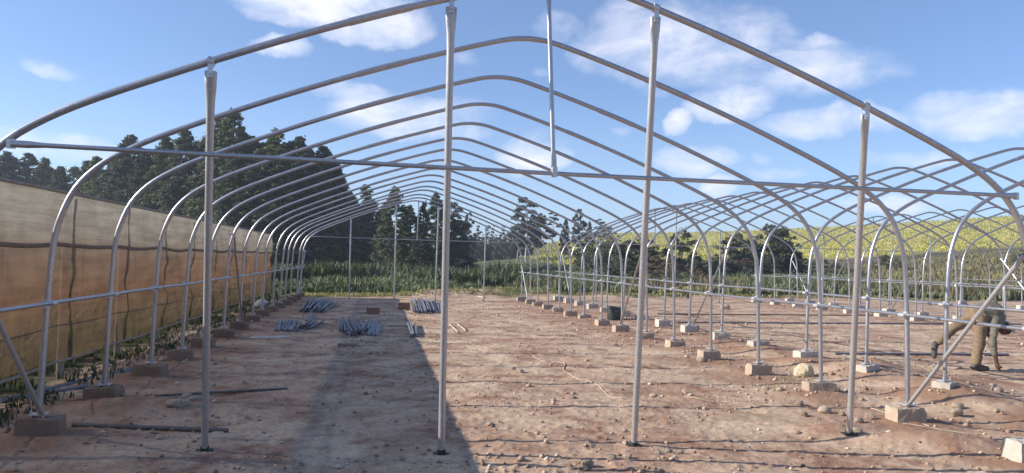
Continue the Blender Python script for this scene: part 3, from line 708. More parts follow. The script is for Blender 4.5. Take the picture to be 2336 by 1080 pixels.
G1 = 'dark plantation trees behind the net house'
front_row = [(-40, 352, 84, 'plant'), (15, 348, 84, 'plant'), (62, 352, 85, 'plant'), (108, 364, 84, 'plant2'), (148, 384, 80, 'plant'), (188, 368, 76, 'plant'), (232, 360, 74, 'plant2'),
             (272, 348, 70, 'plant'), (305, 312, 70, 'plant'), (342, 345, 66, 'plant'), (380, 318, 64, 'plant2'), (432, 302, 62, 'plant'), (470, 306, 61, 'plant'),
             (503, 276, 59, 'plant'), (535, 258, 58, 'plant2'), (572, 312, 58, 'plant'), (608, 322, 57, 'plant'), (638, 300, 57, 'plant2'), (668, 326, 57, 'plant'), (700, 318, 57, 'plant'), (733, 336, 57, 'plant'), (752, 372, 58, 'plant')]
for i, (px, pt, yd, kd) in enumerate(front_row):
    tone = 'dark green' if kd == 'plant' else 'olive green pointed'
    if i == 14: lab = 'tallest pointed tree of the dark plantation, above the second end post from left'
    elif i == 21: lab = 'last tall tree at the right edge of the dark plantation block'
    else: lab = f'{tone} tree, {["first","second","third","fourth","fifth","sixth","seventh","eighth","ninth","tenth","eleventh","twelfth","thirteenth","fourteenth","fifteenth","sixteenth","seventeenth","eighteenth","nineteenth","twentieth","twenty-first","twenty-second"][i]} from the left along the plantation front'
    plant(kd, px, pt, yd, 1.35, lab, 'tree', G1)
for i, (px, pt, yd) in enumerate([(-10, 372, 92), (40, 372, 92), (90, 385, 92), (135, 398, 90), (170, 392, 86), (212, 385, 83), (255, 375, 80), (292, 362, 76), (325, 368, 73), (362, 362, 72), (405, 342, 70), (450, 335, 68),
                                  (488, 320, 66), (520, 312, 65), (555, 322, 64), (590, 338, 64), (625, 335, 63), (655, 342, 63), (685, 344, 63), (716, 350, 63), (742, 366, 64), (762, 392, 66), (778, 418, 69),
                                  (545, 345, 53.5), (600, 352, 53), (650, 352, 53), (700, 362, 53.5), (735, 392, 54)]):
    plant(rt.choice(['plant', 'plant', 'plant2']), px, pt-9, yd, 1.4, 'dark tree filling the gaps between the front trees of the plantation', 'tree', 'inner trees of the dark plantation')
# the plantation edge running away to the right
for i, (px, pt, yd, kd) in enumerate([(775, 428, 72, 'plant'), (796, 440, 76, 'plant'), (812, 452, 78, 'plant'), (838, 424, 78, 'cone'), (852, 455, 76, 'plant'), (866, 470, 76, 'plant'), (882, 462, 75, 'plant'), (824, 470, 72, 'plant'), (790, 478, 70, 'plant'), (760, 440, 66, 'plant')]):
    plant(kd, px, pt, yd, 1.3, ['dark tree low on the falling right shoulder of the plantation', 'pointed tree standing above the falling right shoulder of the plantation'][kd == 'cone'], 'tree', 'trees on the right shoulder of the plantation' if kd != 'cone' else None)
for i, (px, pt, yd, kd, wd, lab) in enumerate([
        (906, 428, 50, 'plant2', 1.45, 'tall pointed green tree behind the second back end post'),
        (938, 470, 52, 'plant', 1.4, 'dark rounded tree just right of the tall pointed green tree'),
        (964, 462, 56, 'cone', 1.15, 'slim green conifer behind the far king post'),
        (1000, 440, 60, 'plant', 1.15, 'dark tall tree left of the second front post, broken crown'),
        (1026, 462, 62, 'euc', 1.1, 'loose crowned dark tree showing beside the second front post'),
        (1045, 492, 64, 'euc', 1.0, 'low dark tree right of the second front post'),
        (1072, 486, 84, 'euc', .55, 'small lone tree with an open crown on the skyline right of the second front post'),
        (885, 545, 44, 'bush', .75, 'leafy green bush at the right end of the dark plantation'),
        (915, 560, 41, 'cone', 1.5, 'broad green young conifer in the weeds behind the back end posts'),
        (960, 520, 45, 'plant', 1.6, 'dark bushy tree reaching the ground behind the back end posts'),
        (1010, 520, 47, 'plant', 1.6, 'dark bushy tree left of the second front post, reaching the ground'),
        (1040, 545, 52, 'bush', 1.2, 'dark bush right of the second front post near the ground'),
        (1204, 452, 92, 'euc', 1.1, 'large open crowned eucalyptus in the middle distance'),
        (1183, 478, 94, 'euc', .8, 'smaller eucalyptus leaning against the left side of the large one'),
        (1232, 488, 96, 'euc', .9, 'eucalyptus at the right shoulder of the large open crowned one'),
        (1262, 484, 100, 'thin', 1.6, 'slim eucalyptus between the large one and the two at its right'),
        (1290, 500, 100, 'plant', .9, 'dark eucalyptus behind the curved hoops, right of the slim one'),
        (1318, 478, 98, 'euc', .75, 'tall narrow eucalyptus nearest the yellow hillside'),
        (1345, 505, 102, 'plant', .8, 'dark low tree on the skyline where the yellow hillside begins'),
        (1368, 498, 108, 'thin', 2.2, 'thin tree just left of the yellow hillside crest'),
        (1392, 520, 112, 'bush', 1.0, 'small dark tree on the crest where the yellow hillside starts')]):
    plant(kd, px, pt, yd, wd, lab, 'tree' if kd != 'bush' else 'bush')
for i in range(15):
    px = 1052+i*11+rt.uniform(-4, 4)
    plant('bush', px, rt.uniform(548, 558), rt.uniform(112, 125), rt.uniform(.8, 1.3), 'grey green thicket bush at the foot of the far grove', 'bush', 'bushes at the foot of the far grove')
for i in range(16):
    px = 1082+i*7.3+rt.uniform(-3, 3)
    plant('thin', px, rt.uniform(505, 535), rt.uniform(120, 150), rt.uniform(.8, 1.4), 'thin bare trunked tree in the far pale grove behind the third back end post', 'tree', 'thin trees of the far grove')
for i, px in enumerate((1085, 1110, 1135, 1158, 1180)):
    plant('euc', px, 545+rt.uniform(-4, 6), 135, 1.5, 'low pale tree at the foot of the far grove', 'tree', 'low trees of the far grove')
# bushes and hedge at the right
BU = [(1345, 548, 62, 'bush', 1.6), (1372, 560, 50, 'bush', 1.5), (1405, 562, 47, 'bush', 1.5), (1440, 552, 46, 'bush', 1.3), (1472, 545, 46, 'bush', 1.25), (1505, 580, 44, 'bushb', 1.3), (1532, 588, 43, 'bushb', 1.3),
      (1558, 528, 46, 'bush', .8), (1590, 590, 46, 'bush', 1.3), (1575, 602, 42, 'bushb', 1.4), (1622, 596, 48, 'bush', 1.4), (1662, 545, 50, 'bush', 1.0), (1690, 536, 50, 'bush', .9), (1716, 548, 50, 'bush', .9),
      (1752, 516, 50, 'bush', .85), (1782, 524, 51, 'bush', .85), (1800, 560, 50, 'bush', 1.0), (1650, 592, 46, 'bush', 1.6), (1700, 590, 46, 'bushb', 1.6), (1745, 585, 47, 'bush', 1.6),
      (1832, 590, 54, 'bush', 1.5), (1868, 588, 56, 'bush', 1.5), (1905, 598, 56, 'bush', 1.5), (1945, 612, 52, 'bushb', 1.8), (1990, 600, 54, 'bushb', 1.5), (2022, 582, 56, 'bush', 1.2), (2048, 590, 54, 'bush', 1.2),
      (2230, 618, 52, 'bushb', 1.3), (2120, 610, 56, 'bush', .9), (2318, 578, 54, 'bush', 1.1), (2338, 562, 54, 'bush', 1.0), (2365, 570, 54, 'bush', 1.1),
      (1420, 600, 40, 'bush', 1.6), (1380, 608, 40, 'bush', 1.6), (1470, 600, 40, 'bushb', 1.6), (1530, 612, 38, 'bush', 1.6), (1600, 618, 38, 'bushb', 1.6)]
BL = {7: 'narrow upright dark bush rising above the hedge before the yellow hillside', 14: 'tallest dark bush of the pair standing against the yellow hillside', 15: 'dark bush joined to the right of the tallest one on the yellow hillside',
      29: 'dark bush near the right edge of the picture, beside a taller one', 30: 'dark bush cut by the right edge of the picture'}
for i, (px, pt, yd, kd, wd) in enumerate(BU):
    lab = BL.get(i) or ('rust brown scrubby bush in the hedge behind the middle frame' if kd == 'bushb' else 'dark green scrubby bush in the hedge behind the middle and farthest frames')
    plant(kd, px, pt, yd, wd, lab, 'bush', None if i in BL else ('brown bushes of the hedge' if kd == 'bushb' else 'green bushes of the hedge'))
# water tank silhouette on the crest, far right
# ------------------------------------------------------------------ weeds and ground cover (nobody could count these)
def blades(n, xs, ys, hs, wd, m, name, label, lean=.45, per=5, seed=1):
    g = np.random.default_rng(seed); n = len(xs)
    zb = gbase(xs, ys)+gmound(xs, ys)+rough_z(xs, ys)-.02
    X = np.repeat(xs, per); Y = np.repeat(ys, per); Z = np.repeat(zb, per); Hh = np.repeat(hs, per)*g.uniform(.5, 1.15, n*per)
    a = g.uniform(0, 6.283, n*per); l = Hh*g.uniform(.1, 1, n*per)*lean; ww = wd*g.uniform(.6, 1.4, n*per)
    X = X+np.cos(a)*.04; Y = Y+np.sin(a)*.04; b = a+1.57+g.uniform(-.6, .6, n*per)
    dx, dy = np.cos(b)*ww*.5, np.sin(b)*ww*.5
    P0 = np.stack([X-dx*.5, Y-dy*.5, Z], -1); P1 = np.stack([X+dx*.5, Y+dy*.5, Z], -1)
    mx, my, mz = X+np.cos(a)*l*.35, Y+np.sin(a)*l*.35, Z+Hh*.6
    P2 = np.stack([mx+dx, my+dy, mz], -1); P3 = np.stack([mx-dx, my-dy, mz], -1)
    ex, ey, ez = X+np.cos(a)*l, Y+np.sin(a)*l, Z+Hh*(1-.25*(l/np.maximum(Hh, 1e-3)))
    P4 = np.stack([ex+dx*.15, ey+dy*.15, ez], -1); P5 = np.stack([ex-dx*.15, ey-dy*.15, ez], -1)
    V = np.stack([P0, P1, P2, P3, P4, P5], 1).reshape(-1, 3); k = np.arange(n*per)[:, None]*6
    F = np.concatenate([k+np.array([[0, 1, 2, 3]]), k+np.array([[3, 2, 4, 5]])], 0)
    o = np_mesh(name, V, F, M[m]); prop(o, label, 'weeds', None, 'stuff'); return o
def area(n, x0, x1, y0, y1, seed, keep=None):
    g = np.random.default_rng(seed); x = g.uniform(x0, x1, n); y = y0+(y1-y0)*g.uniform(0, 1, n)**1.3
    if keep is not None: q = keep(x, y, g); x, y = x[q], y[q]
    return x, y
def edge_y(x): return np.interp(x, [-20, -7, -4, 1, 6, 20, 60], [22, 22, 23.6, 25.1, 25.3, 25.8, 27])
k1 = lambda x, y, g: (y > edge_y(x)+3.2*fbm(x*.6, y*.6, 3)+.6*g.normal(0, 1, len(x))*(g.random(len(x)) < .25))
x, y = area(17000, -16, 34, 22, 46, 1, lambda x, y, g: k1(x, y, g) & (fbm(x*.25, y*.25, 3) > -.10))
blades(0, x, y, .40+1.1*fbm(x*.5, y*.5, 3)+.004*(y-24), .085, 'weed', 'weeds', 'tall pale green leafy weeds behind the frames', seed=2)
x, y = area(4200, -16, 26, 22.5, 40, 3, lambda x, y, g: k1(x, y, g))
blades(0, x, y, .30+.3*fbm(x*.4+5, y*.4, 3), .085, 'weed_dark', 'weeds', 'dark green undergrowth between the pale weeds', .8, seed=4)
x, y = area(11000, 8, 75, 23, 70, 5, lambda x, y, g: k1(x, y, g) & (y < 36+x*.5))
blades(0, x, y, .42+.5*fbm(x*.3+9, y*.3, 3), .07, 'weed_dry', 'dry_grass', 'yellowish dry grass behind the middle and farthest frames', .5, seed=6)
x, y = area(2600, -6.3, -4.35, -1, 23, 7, lambda x, y, g: g.random(len(x)) < .25+1.5*np.maximum(fbm(x*.8, y*.8, 3)+.12, 0))
blades(0, x, y, .09+.22*np.maximum(fbm(x*1.1+5, y*1.1, 3)+.1, 0), .02, 'weed_dark', 'weeds', 'low weeds along the foot of the net wall', .9, seed=8)
x, y = area(4200, -4.6, 26, 22.6, 26, 9, lambda x, y, g: (y > edge_y(x)-1.2) & (y < edge_y(x)+.6))
blades(0, x, y, .10+.12*g_u if False else np.full(len(x), .14), .03, 'weed_dry', 'grass', 'short bright grass fringe where the bare earth ends', .9, seed=10)
x, y = area(16000, -14, 40, 44, 78, 19, lambda x, y, g: (y > x*1.1+8) & (fbm(x*.15, y*.3, 3) > -.12))
blades(0, x, y, .35+.5*fbm(x*.2, y*.3, 3), .16, 'weed', 'weeds', 'rough pale green weeds of the meadow beyond the site', .7, per=4, seed=20)
x, y = area(5200, -14, 7, 34, 50, 23)
blades(0, x, y, .9+1.3*fbm(x*.4, y*.4, 3), .12, 'weed_dark', 'weeds', 'tall dark undergrowth at the feet of the plantation trees', .6, per=4, seed=24)
x, y = area(4000, -16, 60, 23.5, 34, 21, lambda x, y, g: k1(x, y, g) & (x > 3+4*g.random(len(x))) & (fbm(x*.6+4, y*.6, 3) > .06))
blades(0, x, y, .75+.9*fbm(x*.7, y*.7, 3), .04, 'leaf_brown', 'weeds', 'tall brown weed stalks standing among the green weeds', .3, per=4, seed=22)
x, y = area(900, -4.6, 24, 1, 23, 11, lambda x, y, g: fbm(x*.5+2, y*.5, 3) > .08)
blades(0, x, y, np.full(len(x), .045), .012, 'weed_dry', 'grass', 'tiny dry grass tufts in the bare earth', 1.2, per=4, seed=12)
x, y = area(24000, 20, 190, 60, 215, 13, lambda x, y, g: (lambda D, t: (t > 11) & (t < 52) & (D > np.interp(t, [9, 14, 24, 35, 46, 60], [150, 78, 92, 100, 116, 124])) & (D < 215))(np.hypot(x+1.3, y+5.1), np.degrees(np.arctan2(x+1.3, y+5.1))))
blades(0, x, y, np.full(len(x), .42), .20, 'leaf_yellow', 'crop', 'yellow green crop covering the hillside', .6, per=3, seed=14)
x, y = area(5000, 12, 120, 36, 120, 15, lambda x, y, g: (lambda D, t: (t > 14) & (t < 52) & (D > 48) & (D < np.interp(t, [9, 14, 24, 35, 46, 60], [75, 75, 88, 96, 112, 120])))(np.hypot(x+1.3, y+5.1), np.degrees(np.arctan2(x+1.3, y+5.1))))
blades(0, x, y, .22+.5*np.maximum(fbm(x*.1, y*.1, 3), 0), .12, 'leaf_brown', 'scrub', 'low brown scrub on the slope below the crop', .7, per=4, seed=16)
# plants inside the net house
x, y = area(2600, -15.5, -5.6, -6, 22, 17, lambda x, y, g: np.abs((x*.8) % 1-.5) < .28)
blades(0, x, y, np.full(len(x), .55), .07, 'weed', 'crop_rows', 'green plants growing inside the net house', .6, seed=18)

# ------------------------------------------------------------------ stones
def rock_mesh(seed, m, flat=.65):
    g = np.random.default_rng(seed); n_, k_ = 10, 14; V = []; F = []
    ds = g.normal(0, 1, (9, 3)); ds /= np.linalg.norm(ds, axis=1)[:, None]; off = g.uniform(.62, .95, 9)
    for i in range(n_+1):
        for j in range(k_):
            th_, ph = math.pi*i/n_, 2*math.pi*j/k_; d = np.array([math.sin(th_)*math.cos(ph), math.sin(th_)*math.sin(ph), math.cos(th_)])
            r = 1.0
            for a, b in zip(ds, off):
                c = float(a@d)
                if c > .05: r = min(r, b/c)
            r *= 1+g.uniform(-.02, .02) if 0 < i < n_ else 1
            V.append(d*r*np.array([1, .8, flat]))
    for i in range(n_):
        for j in range(k_): F.append((i*k_+j, (i+1)*k_+j, (i+1)*k_+(j+1) % k_, i*k_+(j+1) % k_))
    me = bpy.data.meshes.new('stone'); me.from_pydata([tuple(v) for v in V], [], F); me.update(); me.materials.append(m); return me
RM = [rock_mesh(s, M['rock']) for s in range(6)]; RL = [rock_mesh(s+10, M['rock_light'], .8) for s in range(2)]
rs = random.Random(21)
def stone(px, py, wpx, label, cat='stone', group=None, light=False, flat=1.0, mesh=None):
    p = at(px, py); d = float((p-CAM)@_f); s = wpx*d/FPX/2
    o = bpy.data.objects.new('stone', mesh or rs.choice(RL if light else RM)); COL.objects.link(o)
    o.location = (p[0], p[1], gz(p[0], p[1])+s*.28*flat); o.scale = (s, s*rs.uniform(.8, 1.1), s*flat); o.rotation_euler = (rs.uniform(-.2, .2), rs.uniform(-.2, .2), rs.uniform(-.6, .6))
    prop(o, label, cat, group); return o
big = stone(1836, 858, 56, 'large cream coloured stone beside the third block of the right row', light=True, flat=1.0); big.rotation_euler = (0, .05, .2)
for (px, py, wp_, lab) in [(1600, 824, 24, 'reddish stone at the left foot of the fourth block in the right row'), (1746, 890, 20, 'pale pinkish stone left of the third block, left of a pair'), (1779, 893, 20, 'pale pinkish stone left of the third block, right of a pair'),
                           (1823, 925, 22, 'flat pinkish stone on open earth left of the rightmost end post'), (1882, 943, 36, 'pale angular stone left of the rightmost end post'), (1835, 952, 20, 'dark brown stone lying left of the angular one'), (1820, 985, 16, 'small brown stone near the shadow line by the rightmost end post'),
                           (1958, 967, 30, 'cream stone right of the rightmost end post, left of two'), (1982, 957, 28, 'cream stone right of the rightmost end post, touching the first'), (1955, 990, 30, 'tan stone close to the foot of the rightmost end post'),
                           (2182, 928, 32, 'flat pale stone behind and right of the nearest right block'), (2183, 950, 36, 'larger pale stone right of the nearest right block'), (2273, 892, 32, 'cream flat stone by the right edge of the picture, in front of the worker'), (2265, 880, 16, 'small cream stone just behind the cream flat stone'), (2273, 941, 20, 'little tan stone right of the larger pale stone'),
                           (1490, 906, 20, 'round stone on open earth left of a cast shadow line'), (1170, 843, 14, 'stone with a sharp shadow in the middle of the bare earth'), (1188, 852, 18, 'brown stone with a dark shadow in the middle of the bare earth'), (1308, 909, 16, 'small stone in the middle of the bare earth left of the third front post'),
                           (1235, 965, 12, 'little upright stone in the front middle'), (1108, 1020, 14, 'pale stone right of the foot of the second front post'), (1395, 1052, 28, 'large flat tan stone at the bottom edge, left of the third front post foot'), (1340, 1066, 40, 'dark reddish clod at the bottom edge of the picture'), (1432, 1046, 20, 'tan stone below the foot of the third front post'),
                           (1500, 1035, 18, 'pale stone right of the foot of the third front post, first of three'), (1524, 1030, 20, 'pale stone right of the foot of the third front post, second of three'), (1552, 1033, 20, 'brown stone right of the foot of the third front post, third of three'), (1440, 1078, 20, 'stone cut by the bottom edge under the third front post'),
                           (193, 1015, 14, 'small pale stone in the shade at front left'), (500, 862, 18, 'pale stone in the shade right of the first front post'), (487, 878, 14, 'smaller stone just below the pale shaded stone'), (495, 955, 12, 'little stone in the shade right of the first front post, low'),
                           (1655, 706, 26, 'brown stone in the earth beside a block of the middle frame'), (1580, 756, 34, 'reddish earth clod beside the middle frame'), (1925, 820, 13, 'small pinkish stone behind the rightmost end post'), (1185, 664, 18, 'round pale stone on the rubble heap at the far end of the earth'), (1560, 893, 10, 'tiny pale stone in open earth'), (1290, 975, 12, 'small stone in the front centre of the earth')]:
    stone(px, py, wp_, lab, group='loose stones on the earth')
# rubble lumps in the shade
for (px, py, wp_, lab) in [(405, 925, 58, 'broad pale grey slab in the shade left of the first front post'), (445, 912, 34, 'grey lump behind the broad slab'), (425, 905, 28, 'small grey lump on the far side of the broad slab')]:
    stone(px, py, wp_, lab, 'rubble', 'grey rubble by the first front post', flat=.6)
# gravel: thousands of pebbles as one object
def gravel(seed=31, n=30000, smin=.005, smax=.020, pw=4, name='gravel', label='scattered small pebbles and clods over the bare earth', thr=.03, near=24, around=False):
    g = np.random.default_rng(seed)
    d = 3.2+near*g.uniform(0, 1, n)**1.5; a = np.radians(g.uniform(-32, 50, n)); x = CAM[0]+d*np.sin(a); y = CAM[1]+d*np.cos(a)
    if around:
        fi = g.integers(0, len(FEET), n); FA = np.array([f[:2] for f in FEET]); m_ = g.random(n) < .6; x = np.where(m_, FA[fi, 0]+g.normal(0, .38, n), x); y = np.where(m_, FA[fi, 1]+g.normal(0, .38, n), y)
    cl = fbm(x*.7+8, y*.7, 3); q = (g.random(n) < .16+2.2*np.maximum(cl+thr, 0)) & (x > -5) & (y < edge_y(x)+.2); x, y = x[q], y[q]; n = len(x)
    s = smin+smax*g.uniform(0, 1, n)**pw+.0008*np.hypot(x-CAM[0], y-CAM[1])*.5; z = gbase(x, y)+gmound(x, y)+rough_z(x, y)+s*.25
    base = np.array([[1, 0, 0], [.3, .8, 0], [-.7, .5, 0], [-.8, -.4, 0], [.2, -.9, 0], [.1, .1, .75], [0, 0, -.5]])
    V = base[None]*s[:, None, None]*g.uniform(.7, 1.3, (n, 7, 1)); ang = g.uniform(0, 6.28, n); c, sn = np.cos(ang)[:, None], np.sin(ang)[:, None]
    Vx = V[:, :, 0]*c-V[:, :, 1]*sn+x[:, None]; Vy = V[:, :, 0]*sn+V[:, :, 1]*c+y[:, None]; Vz = V[:, :, 2]+z[:, None]
    F = []
    for i in range(5): F.append([i, (i+1) % 5, 5]); F.append([(i+1) % 5, i, 6])
    F = (np.array(F)[None]+(np.arange(n)*7)[:, None, None]).reshape(-1, 3)
    m, t = mat('pebbles'); r = t.new('ShaderNodeNewGeometry').outputs['Random Per Island']
    p = t.new('ShaderNodeBsdfPrincipled', i_Base_Color=t.ramp(r, [(0, (.22, .14, .10)), (.6, (.40, .29, .21)), (1, (.58, .48, .38))]), i_Roughness=.95); finish(t, p.outputs[0])
    o = np_mesh(name, np.stack([Vx, Vy, Vz], -1).reshape(-1, 3), F, m); prop(o, label, name, None, 'stuff')
gravel()
gravel(77, 3600, .014, .030, 2.2, 'clods', 'loose reddish clods and stones lying thickest around the footing blocks', .05, 20, True)

# ------------------------------------------------------------------ loose pipes, cords and other things on the earth
def gpoint(px, py, lift): p = at(px, py); return Vector((p[0], p[1], gz(p[0], p[1])+lift))
def lying(name, a, b, r, m, label, cat='pipe', group=None, n=8, bow=0.0):
    A = gpoint(*a, r*.9); B = gpoint(*b, r*.9); pts = [A.lerp(B, t/10) for t in range(11)]
    o = MB().tube([(p.x, p.y, p.z+bow*math.sin(math.pi*i/10)) for i, p in enumerate(pts)], r, n).build(name, M[m]); prop(o, label, cat, group); return o
lying('pipe', (573, 773), (660, 771), .019, 'white', 'short white pipe lying alone in the shade')
lying('pipe', (352, 906), (655, 886), .014, 'rust', 'long dark thin pipe lying in the shade, behind the grey rubble')
lying('pipe', (165, 976), (520, 988), .020, 'rust', 'dark pipe lying in front of the grey rubble and nearest left block')
lying('pipe', (1026, 742), (1045, 760), .018, 'cord', 'short pale pipe right of the second front post, left of two')
lying('pipe', (1044, 742), (1063, 757), .018, 'cord', 'short pale pipe right of the second front post, right of two')
lying('pipe', (1027, 672), (1105, 681), .035, 'cord', 'pale pipe lying on the earth near the far rubble heap')
lying('pipe', (0, 926), (345, 838), .030, 'pipe_dull', 'long grey pipe lying along the foot of the net wall')
lying('pipe', (60, 915), (200, 887), .022, 'pipe_dull', 'shorter greenish pipe beside the long one at the net wall')
lying('pipe', (1985, 930), (2120, 972), .006, 'cord', 'thin white strip lying in front of the nearest right block')
lying('pipe', (2060, 968), (2208, 988), .006, 'cord', 'thin white strip on the mound right of the nearest right block')
lying('pipe', (1545, 737), (2330, 741), .020, 'pipe_dull', 'long grey strip added as a hoop shadow, straight across the earth inside the middle frame')  # solid strip laid in to stand for a hoop shadow line
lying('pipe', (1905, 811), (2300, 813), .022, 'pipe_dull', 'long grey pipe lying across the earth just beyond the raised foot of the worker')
lying('pipe', (1500, 719), (1990, 722), .018, 'rust', 'thin dark strip added as a hoop shadow across the far earth inside the middle frame')  # another added strip, drawing a farther hoop shadow
def cord(px_pts, r, m, label):
    P = [gpoint(a, b, r*.8) for a, b in px_pts]; P = catmull(P, 6)
    P = [(p.x, p.y, gz(p.x, p.y)+r*.9) for p in P]
    o = MB().tube(P, r, 6).build('cord', M[m]); prop(o, label, 'cord', 'cords lying on the earth')
cord([(1216, 812), (1236, 824), (1262, 826), (1288, 831), (1286, 845), (1300, 856), (1318, 868), (1345, 873), (1365, 881), (1380, 896), (1398, 908), (1440, 912)], .007, 'cord', 'cream cord winding across the sunlit earth left of the third front post')
cord([(1562, 906), (1600, 913), (1660, 918), (1720, 924), (1800, 930), (1832, 930)], .006, 'cord', 'cream cord lying straight between the third and fourth front posts')
cord([(780, 806), (800, 818), (815, 832), (860, 838), (920, 842), (990, 849)], .006, 'cord', 'pale cord lying in the shade left of the second front post')
# heaps of short pipes: every pipe a thing
rp = random.Random(9)
def heap(label, grp, rows):
    """rows: (x0px, y_bottom, x1px, y_bottom1, y_top offset px, slant px, count, layers)"""
    for (xa, ya, xb, yb, dyt, sl, cnt, lay) in rows:
        cnt = int(cnt*1.35)
        for i in range(cnt):
            u = (i+rp.uniform(-.2, .2))/max(1, cnt-1) if cnt > 1 else .5
            bx, by = xa+(xb-xa)*u, ya+(yb-ya)*u; L_ = i % lay
            A = gpoint(bx+rp.uniform(-2, 2), by+rp.uniform(-1.5, 1.5), .022+.04*L_); B = gpoint(bx+sl+rp.uniform(-5, 5), by-dyt+rp.uniform(-1.5, 1.5), .022+.04*L_+rp.uniform(0, .05))
            D = (B-A).normalized(); 
            o = MB().tube([A, A.lerp(B, .5), B], .020, 8).build('short_pipe', M['pipe_dull']); prop(o, label, 'pipe', grp)
heap('short grey pipe in the heap farthest back, in the shade by the left row', 'pipes of the shaded far left heap', [(684, 712, 742, 714, 24, 14, 15, 3), (690, 714, 735, 716, 22, 28, 8, 3)])
heap('short grey pipe lying side by side in the leftmost heap', 'pipes of the leftmost heap', [(627, 756, 668, 757, 21, 7, 9, 1), (670, 757, 680, 755, 18, 8, 2, 2)])
heap('short grey pipe in the jumbled end of the leftmost heap', 'jumbled pipes beside the leftmost heap', [(684, 753, 710, 752, 14, 26, 6, 3), (698, 736, 706, 736, 16, 6, 3, 1), (676, 750, 682, 757, 12, -8, 2, 1)])
heap('short grey pipe in the middle heap in the shade', 'pipes of the middle heap', [(776, 756, 790, 762, 22, -8, 4, 2), (798, 766, 832, 766, 26, -18, 9, 3), (838, 768, 862, 768, 26, 5, 7, 1), (822, 762, 846, 756, 20, 8, 5, 2)])
heap('short pale grey pipe in the sunlit heap beside the bricks', 'pipes of the sunlit heap', [(942, 713, 962, 715, 26, -4, 6, 2), (966, 715, 990, 716, 28, -10, 9, 3), (994, 717, 1008, 716, 24, -5, 4, 1)])
heap('pale pipe in the small bundle on the shadow edge', 'pipes of the small bundle', [(936, 772, 950, 771, 27, -5, 5, 2)])
def brickblock(px, py, dim, rz, m, name, label, lift=0, grp=None):
    p = at(px, py); mb = MB().box((0, 0, dim[2]/2-.01), dim, 0, .008, .002, rp); o = mb.build(name, M[m]); o.location = (p[0], p[1]+dim[1]/2, gz(p[0], p[1])+lift); o.rotation_euler = (0, 0, rz); prop(o, label, name.replace('_', ' '), grp)
brickblock(851, 718, (.34, .2, .18), -.15, 'brick', 'brick', 'reddish block standing alone in the shade between the pipe heaps')
brickblock(921, 708, (.36, .2, .10), .05, 'brick', 'brick', 'lower brown block of the two stacked at the left of the sunlit pipe heap')
brickblock(921, 708, (.36, .2, .10), -.08, 'brick', 'brick', 'upper brown block of the two stacked at the left of the sunlit pipe heap', .10)
brickblock(793, 790, (.34, .14, .05), .12, 'wood', 'plank', 'short flat wooden plank piece in the shade in front of the middle pipe heap')
# bucket
p = at(1403, 730); bk = empty('bucket', (p[0], p[1]+.1, gz(p[0], p[1])))
prop(bk, 'dark grey green plastic tub standing between the footing blocks of the two nearer frames', 'bucket')
mb = MB(); rad = [.155, .165, .185, .20, .205, .19, .185, .16]; hh = [0, .01, .18, .32, .335, .335, .31, .03]
Vv = [(rad[i]*math.cos(k*math.pi/10), rad[i]*math.sin(k*math.pi/10), hh[i]) for i in range(8) for k in range(20)]
mb.add(Vv, [(i*20+k, i*20+(k+1) % 20, (i+1)*20+(k+1) % 20, (i+1)*20+k) for i in range(7) for k in range(20)]+[tuple(range(140, 160))], True); mb.build('body', M['bucket'], bk)
MB().tube([(-.2, 0, .32), (-.15, -.12, .25), (0, -.2, .22), (.15, -.12, .25), (.2, 0, .32)], .006, 6).build('handle', M['galv'], bk)
# white bag by the left row
p = at(592, 700); g_ = np.random.default_rng(4); me = rock_mesh(44, M['white'], .5); o = bpy.data.objects.new('plastic_bag', me); COL.objects.link(o)
o.location = (p[0], p[1], gz(p[0], p[1])+.08); o.scale = (.28, .2, .26); o.rotation_euler = (.2, -.4, .5); prop(o, 'crumpled white plastic bag on the weeds by the net wall', 'bag')

# ------------------------------------------------------------------ worker bending over inside the middle frame
def capsules(chains):
    """tapered limbs and ellipsoids joined; remeshed to one continuous skin"""
    mb = MB()
    for ch in chains:
        pts = [Vector(p) for p, r in ch]; rs_ = [r for p, r in ch]
        P = []; Q = []
        d = (pts[0]-pts[1]).normalized()
        for t in (1, .8, .45): P.append(pts[0]+d*rs_[0]*t*.98); Q.append(rs_[0]*math.sqrt(max(.01, 1-t*t)))
        for i in range(len(pts)): P.append(pts[i]); Q.append(rs_[i])
        d = (pts[-1]-pts[-2]).normalized()
        for t in (.45, .8, 1): P.append(pts[-1]+d*rs_[-1]*t*.98); Q.append(rs_[-1]*math.sqrt(max(.01, 1-t*t)))
        mb.tube(P, Q, 14)
    return mb
def remesh(o, vox, smooth=6, fold=0.0):
    m = o.modifiers.new('remesh', 'REMESH'); m.mode = 'VOXEL'; m.voxel_size = vox; m.use_smooth_shade = True
    s = o.modifiers.new('smooth', 'SMOOTH'); s.factor = .5; s.iterations = smooth
    dg = bpy.context.evaluated_depsgraph_get(); me = bpy.data.meshes.new_from_object(o.evaluated_get(dg))
    o.modifiers.clear(); o.data = me
    if fold:
        n = len(me.vertices); co = np.zeros(n*3, np.float32); no = np.zeros(n*3, np.float32); me.vertices.foreach_get('co', co); me.vertices.foreach_get('normal', no)
        co = co.reshape(-1, 3); no = no.reshape(-1, 3)
        d = fbm(co[:, 0]*7+co[:, 2]*9, co[:, 1]*12-co[:, 2]*5+3, 3)+.5*fbm(co[:, 2]*30+co[:, 0]*8, co[:, 1]*14+co[:, 0]*14, 2)
        co = co+no*(d*fold)[:, None]; me.vertices.foreach_set('co', co.astype(np.float32).ravel()); me.update()
    return o
